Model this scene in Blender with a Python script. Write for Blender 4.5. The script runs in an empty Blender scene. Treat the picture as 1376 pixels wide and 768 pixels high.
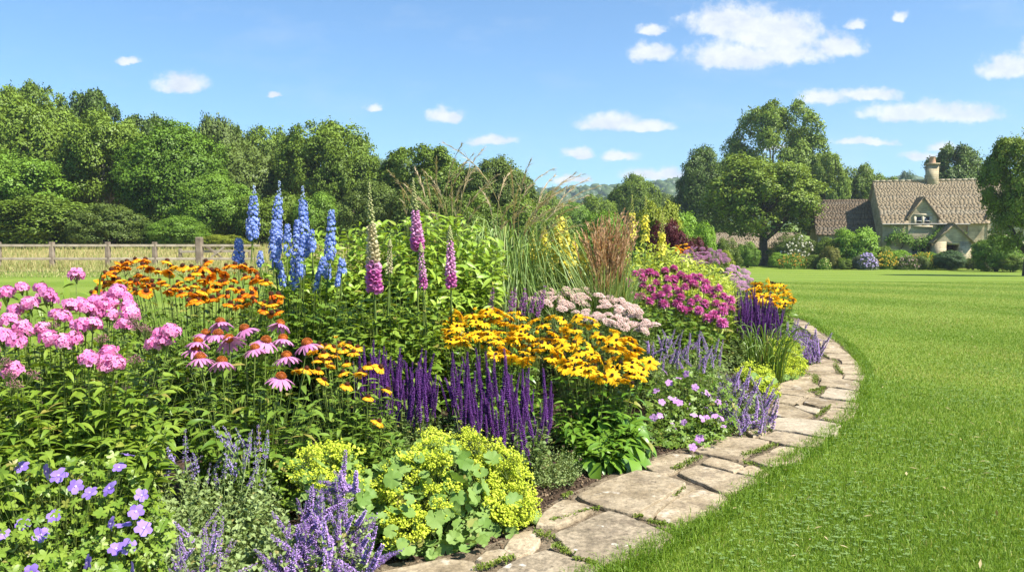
import bpy, bmesh, math, random
import numpy as np
from mathutils import Vector, Matrix, noise as mnoise

R = np.random.default_rng(11)
random.seed(5)
rad = math.radians
sc = bpy.context.scene
COL = sc.collection
PI = math.pi

# ------------------------------------------------------------------ camera
CAM_H, FPX, CX, CY, HY = 1.2, 1080.0, 688.0, 384.0, 328.0
PITCH = math.atan((CY - HY) / FPX)
cam = bpy.data.cameras.new("camera")
cam.sensor_width = 36.0
cam.lens = FPX / 1376 * 36
cam.clip_start, cam.clip_end = 0.05, 5000
camo = bpy.data.objects.new("camera", cam)
camo.location = (0, 0, CAM_H)
camo.rotation_euler = (PI / 2 - PITCH, 0, 0)
COL.objects.link(camo)
sc.camera = camo

# ------------------------------------------------------------------ light
SUN_EL, SUN_AZ = rad(52), math.atan2(0.86, -0.50)       # azimuth from +Y towards +X
to_sun = Vector((math.sin(SUN_AZ) * math.cos(SUN_EL), math.cos(SUN_AZ) * math.cos(SUN_EL), math.sin(SUN_EL)))
sl = bpy.data.lights.new("sun", 'SUN')
sl.energy, sl.angle, sl.color = 5.0, rad(0.5), (1.0, 0.95, 0.86)
so = bpy.data.objects.new("sun", sl)
so.rotation_euler = to_sun.to_track_quat('Z', 'Y').to_euler()
so.location = (30, -20, 40)
COL.objects.link(so)
sc.view_settings.view_transform = 'Standard'
sc.view_settings.look = 'None'
sc.view_settings.gamma = 1
sc.view_settings.exposure = 1.12
sc.render.engine = 'CYCLES'
cy = sc.cycles
cy.use_denoising = True
cy.max_bounces, cy.diffuse_bounces, cy.glossy_bounces, cy.transmission_bounces = 6, 3, 2, 3
cy.volume_bounces, cy.transparent_max_bounces = 0, 4
cy.sample_clamp_indirect = 6
cy.caustics_reflective = cy.caustics_refractive = False

def ray(px, py):
    c, s = math.cos(PITCH), math.sin(PITCH)
    a, b = px - CX, CY - py
    return np.array([a, b * s + FPX * c, b * c - FPX * s])

def P(px, py, d):
    r = ray(px, py)
    return np.array([0, 0, CAM_H]) + r * (d / r[1])

def G(px, py, z=0.0):
    r = ray(px, py)
    return np.array([0, 0, CAM_H]) + r * ((z - CAM_H) / r[2])

# ---- sky: Nishita + clouds laid out by direction
CLOUDS = [(245, 110, 34, 14), (172, 81, 16, 5), (600, 155, 24, 11), (660, 188, 32, 7), (503, 143, 13, 6), (367, 128, 9, 4),
          (820, 163, 44, 12), (868, 169, 40, 8), (778, 204, 21, 8), (835, 209, 24, 8), (875, 69, 30, 14),
          (875, 40, 18, 7), (985, 25, 62, 24), (1040, 40, 70, 30), (985, 72, 62, 22), (1050, 70, 60, 16), (1125, 60, 36, 16), (1150, 31, 14, 8),
          (1105, 130, 30, 11), (1165, 126, 44, 9), (1225, 150, 66, 15), (1290, 152, 56, 14), (1160, 191, 42, 6), (1360, 88, 44, 18),
          (1235, 208, 26, 7), (1268, 196, 24, 6), (770, 240, 22, 6), (885, 234, 46, 9), (1210, 20, 10, 8), (1040, 196, 20, 4), (1400, 60, 26, 20)]

def mk_world():
    w = bpy.data.worlds.new("World")
    sc.world = w
    w.use_nodes = True
    nt = w.node_tree
    N, L = nt.nodes, nt.links
    bg = N['Background']
    sky = N.new('ShaderNodeTexSky')
    sky.sky_type = 'NISHITA'
    sky.sun_disc = False
    sky.sun_elevation, sky.sun_rotation = SUN_EL, SUN_AZ
    sky.air_density, sky.dust_density, sky.ozone_density = 1.0, 0.3, 2.2
    tc = N.new('ShaderNodeTexCoord')
    sep = N.new('ShaderNodeSeparateXYZ')
    L.new(tc.outputs['Generated'], sep.inputs[0])
    def M(op, a, b=None, c=None):
        n = N.new('ShaderNodeMath'); n.operation = op
        for i, v in enumerate((a, b, c)):
            if v is None: continue
            if isinstance(v, (int, float)): n.inputs[i].default_value = v
            else: L.new(v, n.inputs[i])
        return n.outputs[0]
    def V(op, a, b=None):
        n = N.new('ShaderNodeVectorMath'); n.operation = op
        for i, v in enumerate((a, b)):
            if v is None: continue
            if isinstance(v, tuple): n.inputs[i].default_value = v
            else: L.new(v, n.inputs[i])
        return n
    yy = M('MAXIMUM', sep.outputs[1], 0.02)
    u, v = M('DIVIDE', sep.outputs[0], yy), M('DIVIDE', sep.outputs[2], yy)
    cmb = N.new('ShaderNodeCombineXYZ')
    L.new(u, cmb.inputs[0]); L.new(v, cmb.inputs[1])
    uv = cmb.outputs[0]
    n1 = N.new('ShaderNodeTexNoise'); n1.inputs['Scale'].default_value = 26; n1.inputs['Detail'].default_value = 9; n1.inputs['Roughness'].default_value = 0.62
    mp = V('MULTIPLY', uv, (1.0, 1.5, 1.0))
    L.new(mp.outputs[0], n1.inputs['Vector'])
    off = V('SUBTRACT', n1.outputs['Color'], (0.5, 0.5, 0.5))
    offs = V('MULTIPLY', off.outputs[0], (0.030, 0.020, 0.0))
    uvd = V('ADD', uv, offs.outputs[0]).outputs[0]
    best = None; hue = None
    for px, py, rx, ry in CLOUDS:
        r = ray(px, py + ry * 0.35)
        a = V('SUBTRACT', uvd, (r[0] / r[1], r[2] / r[1], 0))
        b = V('MULTIPLY', a.outputs[0], (FPX / rx / 1.2, FPX / ry / 1.42, 0))
        # flat undersides: squash what lies below the middle
        s = N.new('ShaderNodeSeparateXYZ'); L.new(b.outputs[0], s.inputs[0])
        neg = M('MULTIPLY', M('MINIMUM', s.outputs[1], 0.0), 2.0)
        pos = M('MAXIMUM', s.outputs[1], 0.0)
        l2 = M('ADD', M('MULTIPLY', s.outputs[0], s.outputs[0]), M('MULTIPLY', M('ADD', pos, neg), M('ADD', pos, neg)))
        ln = M('SQRT', l2)
        best = ln if best is None else M('SMOOTH_MIN', best, ln, 0.12)
    n2 = N.new('ShaderNodeTexNoise'); n2.inputs['Scale'].default_value = 60; n2.inputs['Detail'].default_value = 9; n2.inputs['Roughness'].default_value = 0.65
    L.new(uv, n2.inputs['Vector'])
    dens = M('ADD', M('SUBTRACT', 1.0, best), M('MULTIPLY', M('SUBTRACT', n2.outputs[0], 0.5), 1.25))
    mr = N.new('ShaderNodeMapRange'); mr.interpolation_type = 'SMOOTHSTEP'
    L.new(dens, mr.inputs[0]); mr.inputs[1].default_value = -0.14; mr.inputs[2].default_value = 0.58
    mr.inputs[3].default_value = 0; mr.inputs[4].default_value = 0.95
    n3 = N.new('ShaderNodeTexNoise'); n3.inputs['Scale'].default_value = 5.5; n3.inputs['Detail'].default_value = 8; n3.inputs['Roughness'].default_value = .6
    m3 = V('MULTIPLY', uv, (1.0, 2.6, 1.0)); L.new(m3.outputs[0], n3.inputs['Vector'])
    v3 = N.new('ShaderNodeMapRange'); L.new(n3.outputs[0], v3.inputs[0]); v3.inputs[1].default_value = .52; v3.inputs[2].default_value = .85; v3.inputs[3].default_value = 0; v3.inputs[4].default_value = .22
    front = M('GREATER_THAN', sep.outputs[1], 0.05)
    fac = M('MULTIPLY', M('MAXIMUM', mr.outputs[0], v3.outputs[0]), front)
    # a faint veil high up
    tint = N.new('ShaderNodeMix'); tint.data_type = 'RGBA'; tint.blend_type = 'MULTIPLY'
    tint.inputs[0].default_value = 1.0
    L.new(sky.outputs[0], tint.inputs[6]); tint.inputs[7].default_value = SKY_TINT
    mx = N.new('ShaderNodeMix'); mx.data_type = 'RGBA'
    L.new(fac, mx.inputs[0]); L.new(tint.outputs[2], mx.inputs[6])
    sh = N.new('ShaderNodeMix'); sh.data_type = 'RGBA'; g2 = N.new('ShaderNodeMapRange'); L.new(n1.outputs[0], g2.inputs[0]); g2.inputs[1].default_value = .35; g2.inputs[2].default_value = .6
    L.new(g2.outputs[0], sh.inputs[0]); sh.inputs[6].default_value = (*[c * k for c, k in zip(CLOUD_COL, (.74, .79, .87))], 1); sh.inputs[7].default_value = (*CLOUD_COL, 1)
    L.new(sh.outputs[2], mx.inputs[7])
    L.new(mx.outputs[2], bg.inputs[0])
    bg.inputs[1].default_value = SKY_STR
SKY_TINT = (0.50, 0.74, 0.90, 1)
CLOUD_COL = (4.9, 5.0, 5.1)
SKY_STR = 0.10
mk_world()

# ------------------------------------------------------------------ terrain
def sst(a, b, x):
    t = np.clip((x - a) / (b - a), 0, 1)
    return t * t * (3 - 2 * t)

def T(x, y):
    x, y = np.asarray(x, float), np.asarray(y, float)
    left = 0.22 * sst(9, 30, y) * sst(1, -7, x)
    right = -0.55 * sst(14, 55, y) * sst(-3, 8, x)
    rise = 0.80 * sst(33.5, 47, y) * sst(2, -9, x)
    return left + right + rise

# ------------------------------------------------------------------ mesh helpers
def nrm(a):
    a = np.asarray(a, float)
    return a / np.maximum(np.linalg.norm(a, axis=-1, keepdims=True), 1e-9)

def frames(pos, ydir, up, s):
    """N x 3 x 4 matrices: local +Y along ydir, local +Z near up; s: scalar, (N,) or (N,3)"""
    pos = np.asarray(pos, float); y = nrm(ydir)
    up = np.broadcast_to(np.asarray(up, float), y.shape)
    x = np.cross(y, up)
    bad = np.linalg.norm(x, axis=-1) < 1e-5
    if bad.any():
        x[bad] = np.cross(y[bad], np.array([1.0, 0.1, 0.0]))
    x = nrm(x); z = np.cross(x, y)
    s = np.asarray(s, float)
    if s.ndim == 0: s = np.full((len(pos), 3), float(s))
    elif s.ndim == 1: s = np.repeat(s[:, None], 3, 1)
    return np.stack([x * s[:, :1], y * s[:, 1:2], z * s[:, 2:], pos], axis=2)

class MB:
    def __init__(self):
        self.v, self.f, self.n = [], [], 0
    def raw(self, V, faces, mat=0):
        V = np.asarray(V, float)
        for k in {len(f) for f in faces}:
            fs = np.array([f for f in faces if len(f) == k], int)
            self.f.append((fs + self.n, np.full(len(fs), mat)))
        self.v.append(V); self.n += len(V)
        return self
    def add(self, t, M, mat=0):
        """t: template (V, [(faces, matindex or None)])"""
        V, fl = t
        M = np.asarray(M, float)
        if len(M) == 0: return self
        W = np.einsum('nij,vj->nvi', M[:, :, :3], V) + M[:, None, :, 3]
        nv = len(V); N = len(M)
        off = (np.arange(N) * nv)[:, None, None] + self.n
        for fs, mi in fl:
            q = (fs[None] + off).reshape(-1, fs.shape[1])
            self.f.append((q, np.full(len(q), mat if mi is None else mi)))
        self.v.append(W.reshape(-1, 3)); self.n += N * nv
        return self
    def tubes(self, pts, rads, sides=4, mat=0):
        """pts N x S x 3, rads N x S or S"""
        pts = np.asarray(pts, float)
        if pts.ndim == 2: pts = pts[None]
        N, S, _ = pts.shape
        rads = np.broadcast_to(np.asarray(rads, float), (N, S))
        tan = nrm(np.gradient(pts, axis=1))
        ref = np.where(np.abs(tan[..., 2:3]) > 0.9, np.array([1.0, 0, 0]), np.array([0, 0, 1.0]))
        a = nrm(np.cross(tan, ref)); b = np.cross(tan, a)
        th = np.arange(sides) * 2 * PI / sides
        ring = pts[:, :, None] + rads[:, :, None, None] * (a[:, :, None] * np.cos(th)[None, None, :, None] + b[:, :, None] * np.sin(th)[None, None, :, None])
        base = (np.arange(N)[:, None, None] * S + np.arange(S - 1)[None, :, None]) * sides + self.n
        j = np.arange(sides)[None, None]; k = (j + 1) % sides
        q = np.stack([base + j, base + k, base + k + sides, base + j + sides], -1).reshape(-1, 4)
        self.f.append((q, np.full(len(q), mat)))
        self.v.append(ring.reshape(-1, 3)); self.n += N * S * sides
        return self
    def box(self, lo, hi, mat=0, M=None):
        x0, y0, z0 = lo; x1, y1, z1 = hi
        V = np.array([(x, y, z) for x in (x0, x1) for y in (y0, y1) for z in (z0, z1)], float)
        if M is not None: V = V @ np.array(M)[:3, :3].T + np.array(M)[:3, 3]
        return self.raw(V, [(0, 1, 3, 2), (4, 6, 7, 5), (0, 4, 5, 1), (2, 3, 7, 6), (0, 2, 6, 4), (1, 5, 7, 3)], mat)
    def mesh(self, name, mats, smooth=False, origin=None):
        me = bpy.data.meshes.new(name)
        V = np.concatenate(self.v) if self.v else np.zeros((0, 3))
        if origin is not None: V = V - np.asarray(origin)
        me.vertices.add(len(V)); me.vertices.foreach_set('co', V.astype(np.float32).ravel())
        tot = np.concatenate([np.full(len(f), f.shape[1]) for f, m in self.f])
        idx = np.concatenate([f.ravel() for f, m in self.f])
        mi = np.concatenate([m for f, m in self.f])
        st = np.concatenate([[0], np.cumsum(tot)[:-1]])
        me.loops.add(len(idx)); me.loops.foreach_set('vertex_index', idx.astype(np.int32))
        me.polygons.add(len(tot)); me.polygons.foreach_set('loop_start', st.astype(np.int32))
        me.polygons.foreach_set('loop_total', tot.astype(np.int32))
        for m in mats: me.materials.append(m)
        me.polygons.foreach_set('material_index', mi.astype(np.int32))
        if smooth: me.polygons.foreach_set('use_smooth', np.ones(len(tot), bool))
        me.update(calc_edges=True)
        return me
    def obj(self, name, mats, parent=None, smooth=False, loc=None):
        o = bpy.data.objects.new(name, self.mesh(name, mats, smooth, loc))
        COL.objects.link(o)
        if parent is not None: o.parent = parent
        elif loc is not None: o.location = loc
        return o

def tag(o, label=None, cat=None, group=None, kind=None):
    for k, v in (('label', label), ('category', cat), ('group', group), ('kind', kind)):
        if v: o[k] = v
    return o

def thing(name, label, cat, loc, group=None, rz=0):
    o = bpy.data.objects.new(name, None)
    o.empty_display_size = 0.1
    COL.objects.link(o)
    o.location = loc; o.rotation_euler = (0, 0, rz)
    return tag(o, label, cat, group)

def inst(name, me, parent, pos, zdir=(0, 0, 1), s=1.0, spin=0.0, mats=None):
    """an object sharing a mesh; pos is in world space, the parent is an unrotated Empty"""
    o = bpy.data.objects.new(name, me)
    COL.objects.link(o)
    q = Vector(zdir).to_track_quat('Z', 'Y')
    m = q.to_matrix().to_4x4() @ Matrix.Rotation(spin, 4, 'Z')
    S = (s, s, s) if isinstance(s, (int, float)) else s
    m = Matrix.Translation(Vector(pos) - (parent.location if parent else Vector())) @ m @ Matrix.Diagonal((*S, 1))
    if parent: o.parent = parent
    o.matrix_basis = m
    if mats:
        for i, mm in enumerate(mats):
            o.material_slots[i].link = 'OBJECT'; o.material_slots[i].material = mm
    return o

def sub(name, me, parent):
    o = bpy.data.objects.new(name, me)
    COL.objects.link(o); o.parent = parent
    return o

# ---- templates
def strip(n, L, W, shape, droop=0.0, fold=0.0, mats=None, mid=True, twist=0.0):
    t = np.linspace(0, 1, n + 1)
    hw = W * np.array([shape(a) for a in t])
    ang = droop * (t[:-1] + t[1:]) / 2
    y = np.concatenate([[0], np.cumsum(np.cos(ang) * L / n)]); z = np.concatenate([[0], np.cumsum(-np.sin(ang) * L / n)])
    cols = (-1, 0, 1) if mid else (-1, 1)
    V = []
    for i in range(n + 1):
        for c in cols:
            V.append((c * hw[i] * math.cos(twist * t[i]), y[i], z[i] + abs(c) * hw[i] * fold + c * hw[i] * math.sin(twist * t[i])))
    k = len(cols)
    fl = {}
    for i in range(n):
        for c in range(k - 1):
            fl.setdefault(None if mats is None else mats[i], []).append((i * k + c, i * k + c + 1, (i + 1) * k + c + 1, (i + 1) * k + c))
    return np.array(V, float), [(np.array(f), m) for m, f in fl.items()]

def rhomb(L=1.0, W=0.25, fold=0.12, at=0.45):
    return np.array([(0, 0, 0), (W, L * at, fold), (0, L, 0), (-W, L * at, fold)], float), [(np.array([(0, 1, 2), (0, 2, 3)]), None)]

def fan(n, rf, cup=0.0, start=0.0, end=2 * PI, mat=None, wave=0.0):
    """a fan in the XY plane around the origin, petiole/centre at the origin"""
    full = abs(end - start - 2 * PI) < 1e-6
    th = np.linspace(start, end, n, endpoint=not full)
    V = [(0, 0, 0)]
    for a in th:
        r = rf(a); V.append((r * math.cos(a), r * math.sin(a), cup * r * r + wave * math.sin(a * 5) * r))
    fs = [(0, i + 1, i + 2) for i in range(n - 1)]
    if full: fs.append((0, n, 1))
    return np.array(V, float), [(np.array(fs), mat)]

def ico(r=1.0, mat=None):
    p = (1 + 5 ** .5) / 2
    V = nrm(np.array([(-1, p, 0), (1, p, 0), (-1, -p, 0), (1, -p, 0), (0, -1, p), (0, 1, p), (0, -1, -p), (0, 1, -p), (p, 0, -1), (p, 0, 1), (-p, 0, -1), (-p, 0, 1)])) * r
    F = [(0, 11, 5), (0, 5, 1), (0, 1, 7), (0, 7, 10), (0, 10, 11), (1, 5, 9), (5, 11, 4), (11, 10, 2), (10, 7, 6), (7, 1, 8), (3, 9, 4), (3, 4, 2), (3, 2, 6), (3, 6, 8), (3, 8, 9), (4, 9, 5), (2, 4, 11), (6, 2, 10), (8, 6, 7), (9, 8, 1)]
    return V, [(np.array(F), mat)]

def octa(r=1.0, mat=None):
    V = np.array([(1, 0, 0), (-1, 0, 0), (0, 1, 0), (0, -1, 0), (0, 0, 1), (0, 0, -1)], float) * r
    return V, [(np.array([(0, 2, 4), (2, 1, 4), (1, 3, 4), (3, 0, 4), (2, 0, 5), (1, 2, 5), (3, 1, 5), (0, 3, 5)]), mat)]

lance = lambda t: math.sin(PI * min(1, t ** 0.75)) ** 0.9 * (1 - 0.15 * t) if 0 < t < 1 else 0.02
ovate = lambda t: (math.sin(PI * t ** 0.6)) if 0 < t < 1 else 0.03
petalw = lambda t: 0.35 + 0.65 * math.sin(PI * min(t, 0.96) ** 0.8) if t < 1 else 0.35
blade = lambda t: (1 - t ** 2.2) * 0.96 + 0.04

LEAF_LANCE = [strip(5, 1, 0.150, lance, d, 0.25) for d in (0.5, 0.9, 1.3)]
LEAF_OVATE = [strip(5, 1, 0.23, ovate, d, 0.22) for d in (0.5, 0.9, 1.2)]
LEAF_BROAD = [strip(6, 1, 0.25, ovate, d, 0.25) for d in (0.9, 1.4, 1.8)]
LEAF_SMALL = [rhomb(1, 0.3, 0.1), rhomb(1, 0.36, 0.16, 0.5)]
LEAF_THIN = [strip(4, 1, 0.07, lance, d, 0.2) for d in (0.6, 1.2)]
def alch_r(a):
    lob = 9
    return (0.84 + 0.16 * abs(math.cos((a + PI / 2) * lob / 2))) * (1 - 0.10 * math.exp(-((a - PI / 2 * 3) ** 2)))
LEAF_FAN = [fan(40, alch_r, c, -PI / 2 + 0.28, 1.5 * PI - 0.28, wave=w) for c, w in ((0.25, 0.03), (-0.2, 0.05), (0.4, 0.05))]
LEAF_PALM = [fan(30, lambda a: 0.30 + 0.70 * abs(math.cos((a + PI / 2) * 2.5)) ** 0.9, c, -PI / 2 + 0.3, 1.5 * PI - 0.3) for c in (0.15, -0.25)]
GRASS_BLADE = [strip(6, 1, 0.011, blade, d, 0, mid=False, twist=w) for d, w in ((0.5, 0.6), (1.1, -0.5), (1.8, 0.8), (2.4, 0.3))]

# ---- materials
MATS = {}
def lin(r, g, b):
    f = lambda c: (c / 12.92 if c <= 0.04045 else ((c + 0.055) / 1.055) ** 2.4)
    return (f(r / 255), f(g / 255), f(b / 255))

def leafmat(name, c1, c2, tr=0.3, rough=0.5, spec=0.3, trtint=(1.25, 1.15, 0.6)):
    if name in MATS: return MATS[name]
    m = bpy.data.materials.new(name); m.use_nodes = True
    N, L = m.node_tree.nodes, m.node_tree.links
    p = N['Principled BSDF']; out = N['Material Output']
    g = N.new('ShaderNodeNewGeometry'); oi = N.new('ShaderNodeObjectInfo')
    a = N.new('ShaderNodeMath'); a.operation = 'ADD'
    L.new(g.outputs['Random Per Island'], a.inputs[0]); L.new(oi.outputs['Random'], a.inputs[1])
    fr = N.new('ShaderNodeMath'); fr.operation = 'FRACT'; L.new(a.outputs[0], fr.inputs[0])
    mx = N.new('ShaderNodeMix'); mx.data_type = 'RGBA'
    L.new(fr.outputs[0], mx.inputs[0]); mx.inputs[6].default_value = (*c1, 1); mx.inputs[7].default_value = (*c2, 1)
    if name.startswith('leaf_'):          # here and there a yellowed or browned leaf
        gt = N.new('ShaderNodeMapRange'); L.new(fr.outputs[0], gt.inputs[0]); gt.inputs[1].default_value = .965; gt.inputs[2].default_value = .985; gt.inputs[4].default_value = .7
        m2 = N.new('ShaderNodeMix'); m2.data_type = 'RGBA'; L.new(gt.outputs[0], m2.inputs[0]); L.new(mx.outputs[2], m2.inputs[6]); m2.inputs[7].default_value = (.33, .25, .07, 1); mx = m2
    L.new(mx.outputs[2], p.inputs['Base Color'])
    p.inputs['Roughness'].default_value = rough
    p.inputs['Specular IOR Level'].default_value = spec
    if tr > 0:
        t = N.new('ShaderNodeBsdfTranslucent')
        tm = N.new('ShaderNodeMix'); tm.data_type = 'RGBA'; tm.blend_type = 'MULTIPLY'; tm.inputs[0].default_value = 1
        L.new(mx.outputs[2], tm.inputs[6]); tm.inputs[7].default_value = (*trtint, 1)
        L.new(tm.outputs[2], t.inputs[0])
        ms = N.new('ShaderNodeMixShader'); ms.inputs[0].default_value = tr
        L.new(p.outputs[0], ms.inputs[1]); L.new(t.outputs[0], ms.inputs[2]); L.new(ms.outputs[0], out.inputs[0])
    MATS[name] = m
    return m

def petmat(name, c1, c2, tr=0.3, rough=0.6):
    return leafmat(name, c1, c2, tr, rough, 0.15, (1.05, 1.0, 1.0))

def noisemat(name, cols, scale=5, bump=0.3, rough=0.85, detail=8, bscale=None, coord='Object', spots=None, bdist=0.02, objrand=0.0, stops=None, grain=0.0, gscale=60):
    m = bpy.data.materials.new(name); m.use_nodes = True
    N, L = m.node_tree.nodes, m.node_tree.links
    p = N['Principled BSDF']
    tc = N.new('ShaderNodeTexCoord')
    n = N.new('ShaderNodeTexNoise'); n.inputs['Scale'].default_value = scale; n.inputs['Detail'].default_value = detail; n.inputs['Roughness'].default_value = 0.62
    L.new(tc.outputs[coord], n.inputs['Vector'])
    r = N.new('ShaderNodeValToRGB')
    els = r.color_ramp.elements
    stops = stops or list(np.linspace(0.3, 0.7, len(cols)))
    while len(els) < len(cols): els.new(0.5)
    for e, c, s in zip(els, cols, stops): e.position = s; e.color = (*c, 1)
    L.new(n.outputs[0], r.inputs[0])
    col = r.outputs[0]
    if objrand:
        oi = N.new('ShaderNodeObjectInfo')
        mr = N.new('ShaderNodeMapRange'); L.new(oi.outputs['Random'], mr.inputs[0]); mr.inputs[3].default_value = 1 - objrand; mr.inputs[4].default_value = 1 + objrand
        mm = N.new('ShaderNodeMix'); mm.data_type = 'RGBA'; mm.blend_type = 'MULTIPLY'; mm.inputs[0].default_value = 1
        L.new(col, mm.inputs[6]); L.new(mr.outputs[0], mm.inputs[7]); col = mm.outputs[2]
    for sp in (spots or []):
        sscale, sth, scol, samt = sp
        vn = N.new('ShaderNodeTexNoise'); vn.inputs['Scale'].default_value = sscale; vn.inputs['Detail'].default_value = 5
        add = N.new('ShaderNodeVectorMath'); add.operation = 'ADD'; add.inputs[1].default_value = (sscale * 1.3, 4.7, sscale)
        L.new(tc.outputs[coord], add.inputs[0]); L.new(add.outputs[0], vn.inputs['Vector'])
        mr = N.new('ShaderNodeMapRange'); L.new(vn.outputs[0], mr.inputs[0]); mr.inputs[1].default_value = sth; mr.inputs[2].default_value = sth + 0.05; mr.inputs[4].default_value = samt
        mm = N.new('ShaderNodeMix'); mm.data_type = 'RGBA'; L.new(mr.outputs[0], mm.inputs[0]); L.new(col, mm.inputs[6]); mm.inputs[7].default_value = (*scol, 1)
        col = mm.outputs[2]
    if grain:
        gn = N.new('ShaderNodeTexNoise'); gn.inputs['Scale'].default_value = gscale; gn.inputs['Detail'].default_value = 8; gn.inputs['Roughness'].default_value = .7
        L.new(tc.outputs[coord], gn.inputs['Vector'])
        mr = N.new('ShaderNodeMapRange'); L.new(gn.outputs[0], mr.inputs[0]); mr.inputs[1].default_value = .3; mr.inputs[2].default_value = .7; mr.inputs[3].default_value = 1 - grain; mr.inputs[4].default_value = 1 + grain * .8
        mm = N.new('ShaderNodeMix'); mm.data_type = 'RGBA'; mm.blend_type = 'MULTIPLY'; mm.inputs[0].default_value = 1
        L.new(col, mm.inputs[6]); L.new(mr.outputs[0], mm.inputs[7]); col = mm.outputs[2]
    L.new(col, p.inputs['Base Color'])
    p.inputs['Roughness'].default_value = rough; p.inputs['Specular IOR Level'].default_value = 0.2
    if bump:
        b = N.new('ShaderNodeBump'); b.inputs['Strength'].default_value = bump; b.inputs['Distance'].default_value = bdist
        n2 = N.new('ShaderNodeTexNoise'); n2.inputs['Scale'].default_value = bscale or scale * 5; n2.inputs['Detail'].default_value = 8
        L.new(tc.outputs[coord], n2.inputs['Vector']); L.new(n2.outputs[0], b.inputs['Height']); L.new(b.outputs[0], p.inputs['Normal'])
    return m

def solid(name, c, rough=0.6, spec=0.3):
    if name in MATS: return MATS[name]
    m = bpy.data.materials.new(name); m.use_nodes = True
    p = m.node_tree.nodes['Principled BSDF']
    p.inputs['Base Color'].default_value = (*c, 1); p.inputs['Roughness'].default_value = rough; p.inputs['Specular IOR Level'].default_value = spec
    MATS[name] = m
    return m

def inpoly(x, y, poly):
    x, y = np.asarray(x), np.asarray(y); c = np.zeros(x.shape, bool)
    n = len(poly)
    for i in range(n):
        x0, y0 = poly[i][:2]; x1, y1 = poly[(i + 1) % n][:2]
        if y0 == y1: continue
        cond = ((y0 > y) != (y1 > y)) & (x < (x1 - x0) * (y - y0) / (y1 - y0) + x0)
        c ^= cond
    return c

def smooth_chain(pts, n):
    """Catmull-Rom through points"""
    p = np.asarray(pts, float); p = np.vstack([2 * p[0] - p[1], p, 2 * p[-1] - p[-2]])
    out = []
    for i in range(1, len(p) - 2):
        for t in np.linspace(0, 1, n, endpoint=False):
            a, b, c, d = p[i - 1:i + 3]
            out.append(0.5 * (2 * b + (c - a) * t + (2 * a - 5 * b + 4 * c - d) * t * t + (3 * b - a - 3 * c + d) * t ** 3))
    out.append(p[-2])
    return np.array(out)

# ================================================================== SETTING
# path slabs traced where they lie, as ground outlines
SLABS = [
 [(744,716),(770,705),(818,685),(850,695),(903,717),(888,732),(858,745),(806,757),(775,747)],
 [(775,664),(814,645),(856,631),(880,634),(922,647),(896,664),(851,689),(822,682),(792,674)],
 [(881,695),(884,688),(902,674),(934,658),(946,657),(979,667),(974,678),(945,694),(912,706)],
 [(856,691),(897,667),(924,650),(937,655),(905,669),(884,683),(876,694)],
 [(911,634),(939,624),(985,635),(1023,642),(1012,650),(985,659),(970,660),(945,649)],
 [(942,621),(955,613),(985,619),(1000,625),(986,633)],
 [(988,633),(1002,626),(1012,625),(1034,634),(1026,642)],
 [(933,605),(960,588),(985,585),(1012,588),(1034,592),(1012,606),(993,618),(964,612)],
 [(1008,617),(1032,607),(1048,598),(1076,602),(1080,612),(1060,621),(1036,627)],
 [(1019,587),(1042,578),(1070,582),(1107,589),(1096,597),(1077,601),(1046,594)],
 [(1028,570),(1045,560),(1070,561),(1100,564),(1130,569),(1126,579),(1108,587),(1068,579),(1036,575)],
 [(1001,577),(1020,572),(1034,575),(1024,583),(1012,585)],
 [(866,626),(880,615),(902,609),(925,610),(938,612),(922,622),(904,634),(888,636)],
 [(720,704),(733,683),(757,670),(780,674),(800,681),(775,694),(745,706)],
 [(668,764),(700,747),(733,737),(766,745),(806,761),(800,790),(690,800),(660,780)],
 [(500,770),(545,760),(598,748),(638,753),(642,768),(600,790),(510,800)],
 [(640,750),(652,739),(680,736),(690,741),(676,747),(655,755)],
 [(676,738),(690,716),(715,711),(726,722),(716,739),(694,747)],
 [(1022,552),(1044,541),(1064,545),(1092,556),(1080,562),(1052,559)],
 [(1066,545),(1077,543),(1103,549),(1097,555),(1081,551)],
 [(1101,562),(1117,547),(1150,550),(1145,560),(1126,567)],
 [(1080,540),(1088,532),(1117,537),(1154,541),(1152,549),(1125,546),(1096,544)],
 [(1102,532),(1113,520),(1156,525),(1154,539),(1126,535)],
 [(1042,539),(1046,529),(1079,532),(1068,541)],
 [(1070,541),(1079,534),(1084,534),(1078,540),(1074,543)],
 [(1045,527),(1050,522),(1082,523),(1097,530),(1080,531)],
 [(1044,520),(1050,514),(1075,505),(1092,506),(1094,515),(1102,518),(1088,522)],
 [(1101,517),(1104,507),(1135,509),(1157,513),(1154,524),(1124,519)],
 [(1080,504),(1083,499),(1104,500),(1131,503),(1130,508),(1100,506)],
 [(1133,508),(1136,502),(1162,504),(1157,511)],
 [(1081,498),(1084,492),(1098,487),(1118,489),(1122,499),(1100,499)],
 [(1122,489),(1152,489),(1161,495),(1161,502),(1133,501),(1128,496)],
 [(1097,486),(1106,482),(1122,484),(1128,488),(1110,488)],
 [(1127,481),(1148,482),(1153,488),(1132,487)],
 [(1105,475),(1140,474),(1147,481),(1115,480)],
 [(1104,473),(1106,468),(1128,466),(1138,473)],
 [(1103,466),(1101,458),(1122,459),(1130,465)],
 [(1097,457),(1092,450),(1108,451),(1122,458)],
 [(1090,449),(1084,443),(1098,444),(1106,450)],
 [(1080,442),(1074,437),(1092,437),(1098,442)],
 [(1070,436),(1064,431),(1082,432),(1090,436)]]
outer_px = [(820, 772), (890, 735), (978, 690), (1036, 640), (1085, 607), (1131, 573), (1154, 541), (1162, 504), (1152, 480), (1128, 458), (1095, 439), (1085, 431)]
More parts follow.
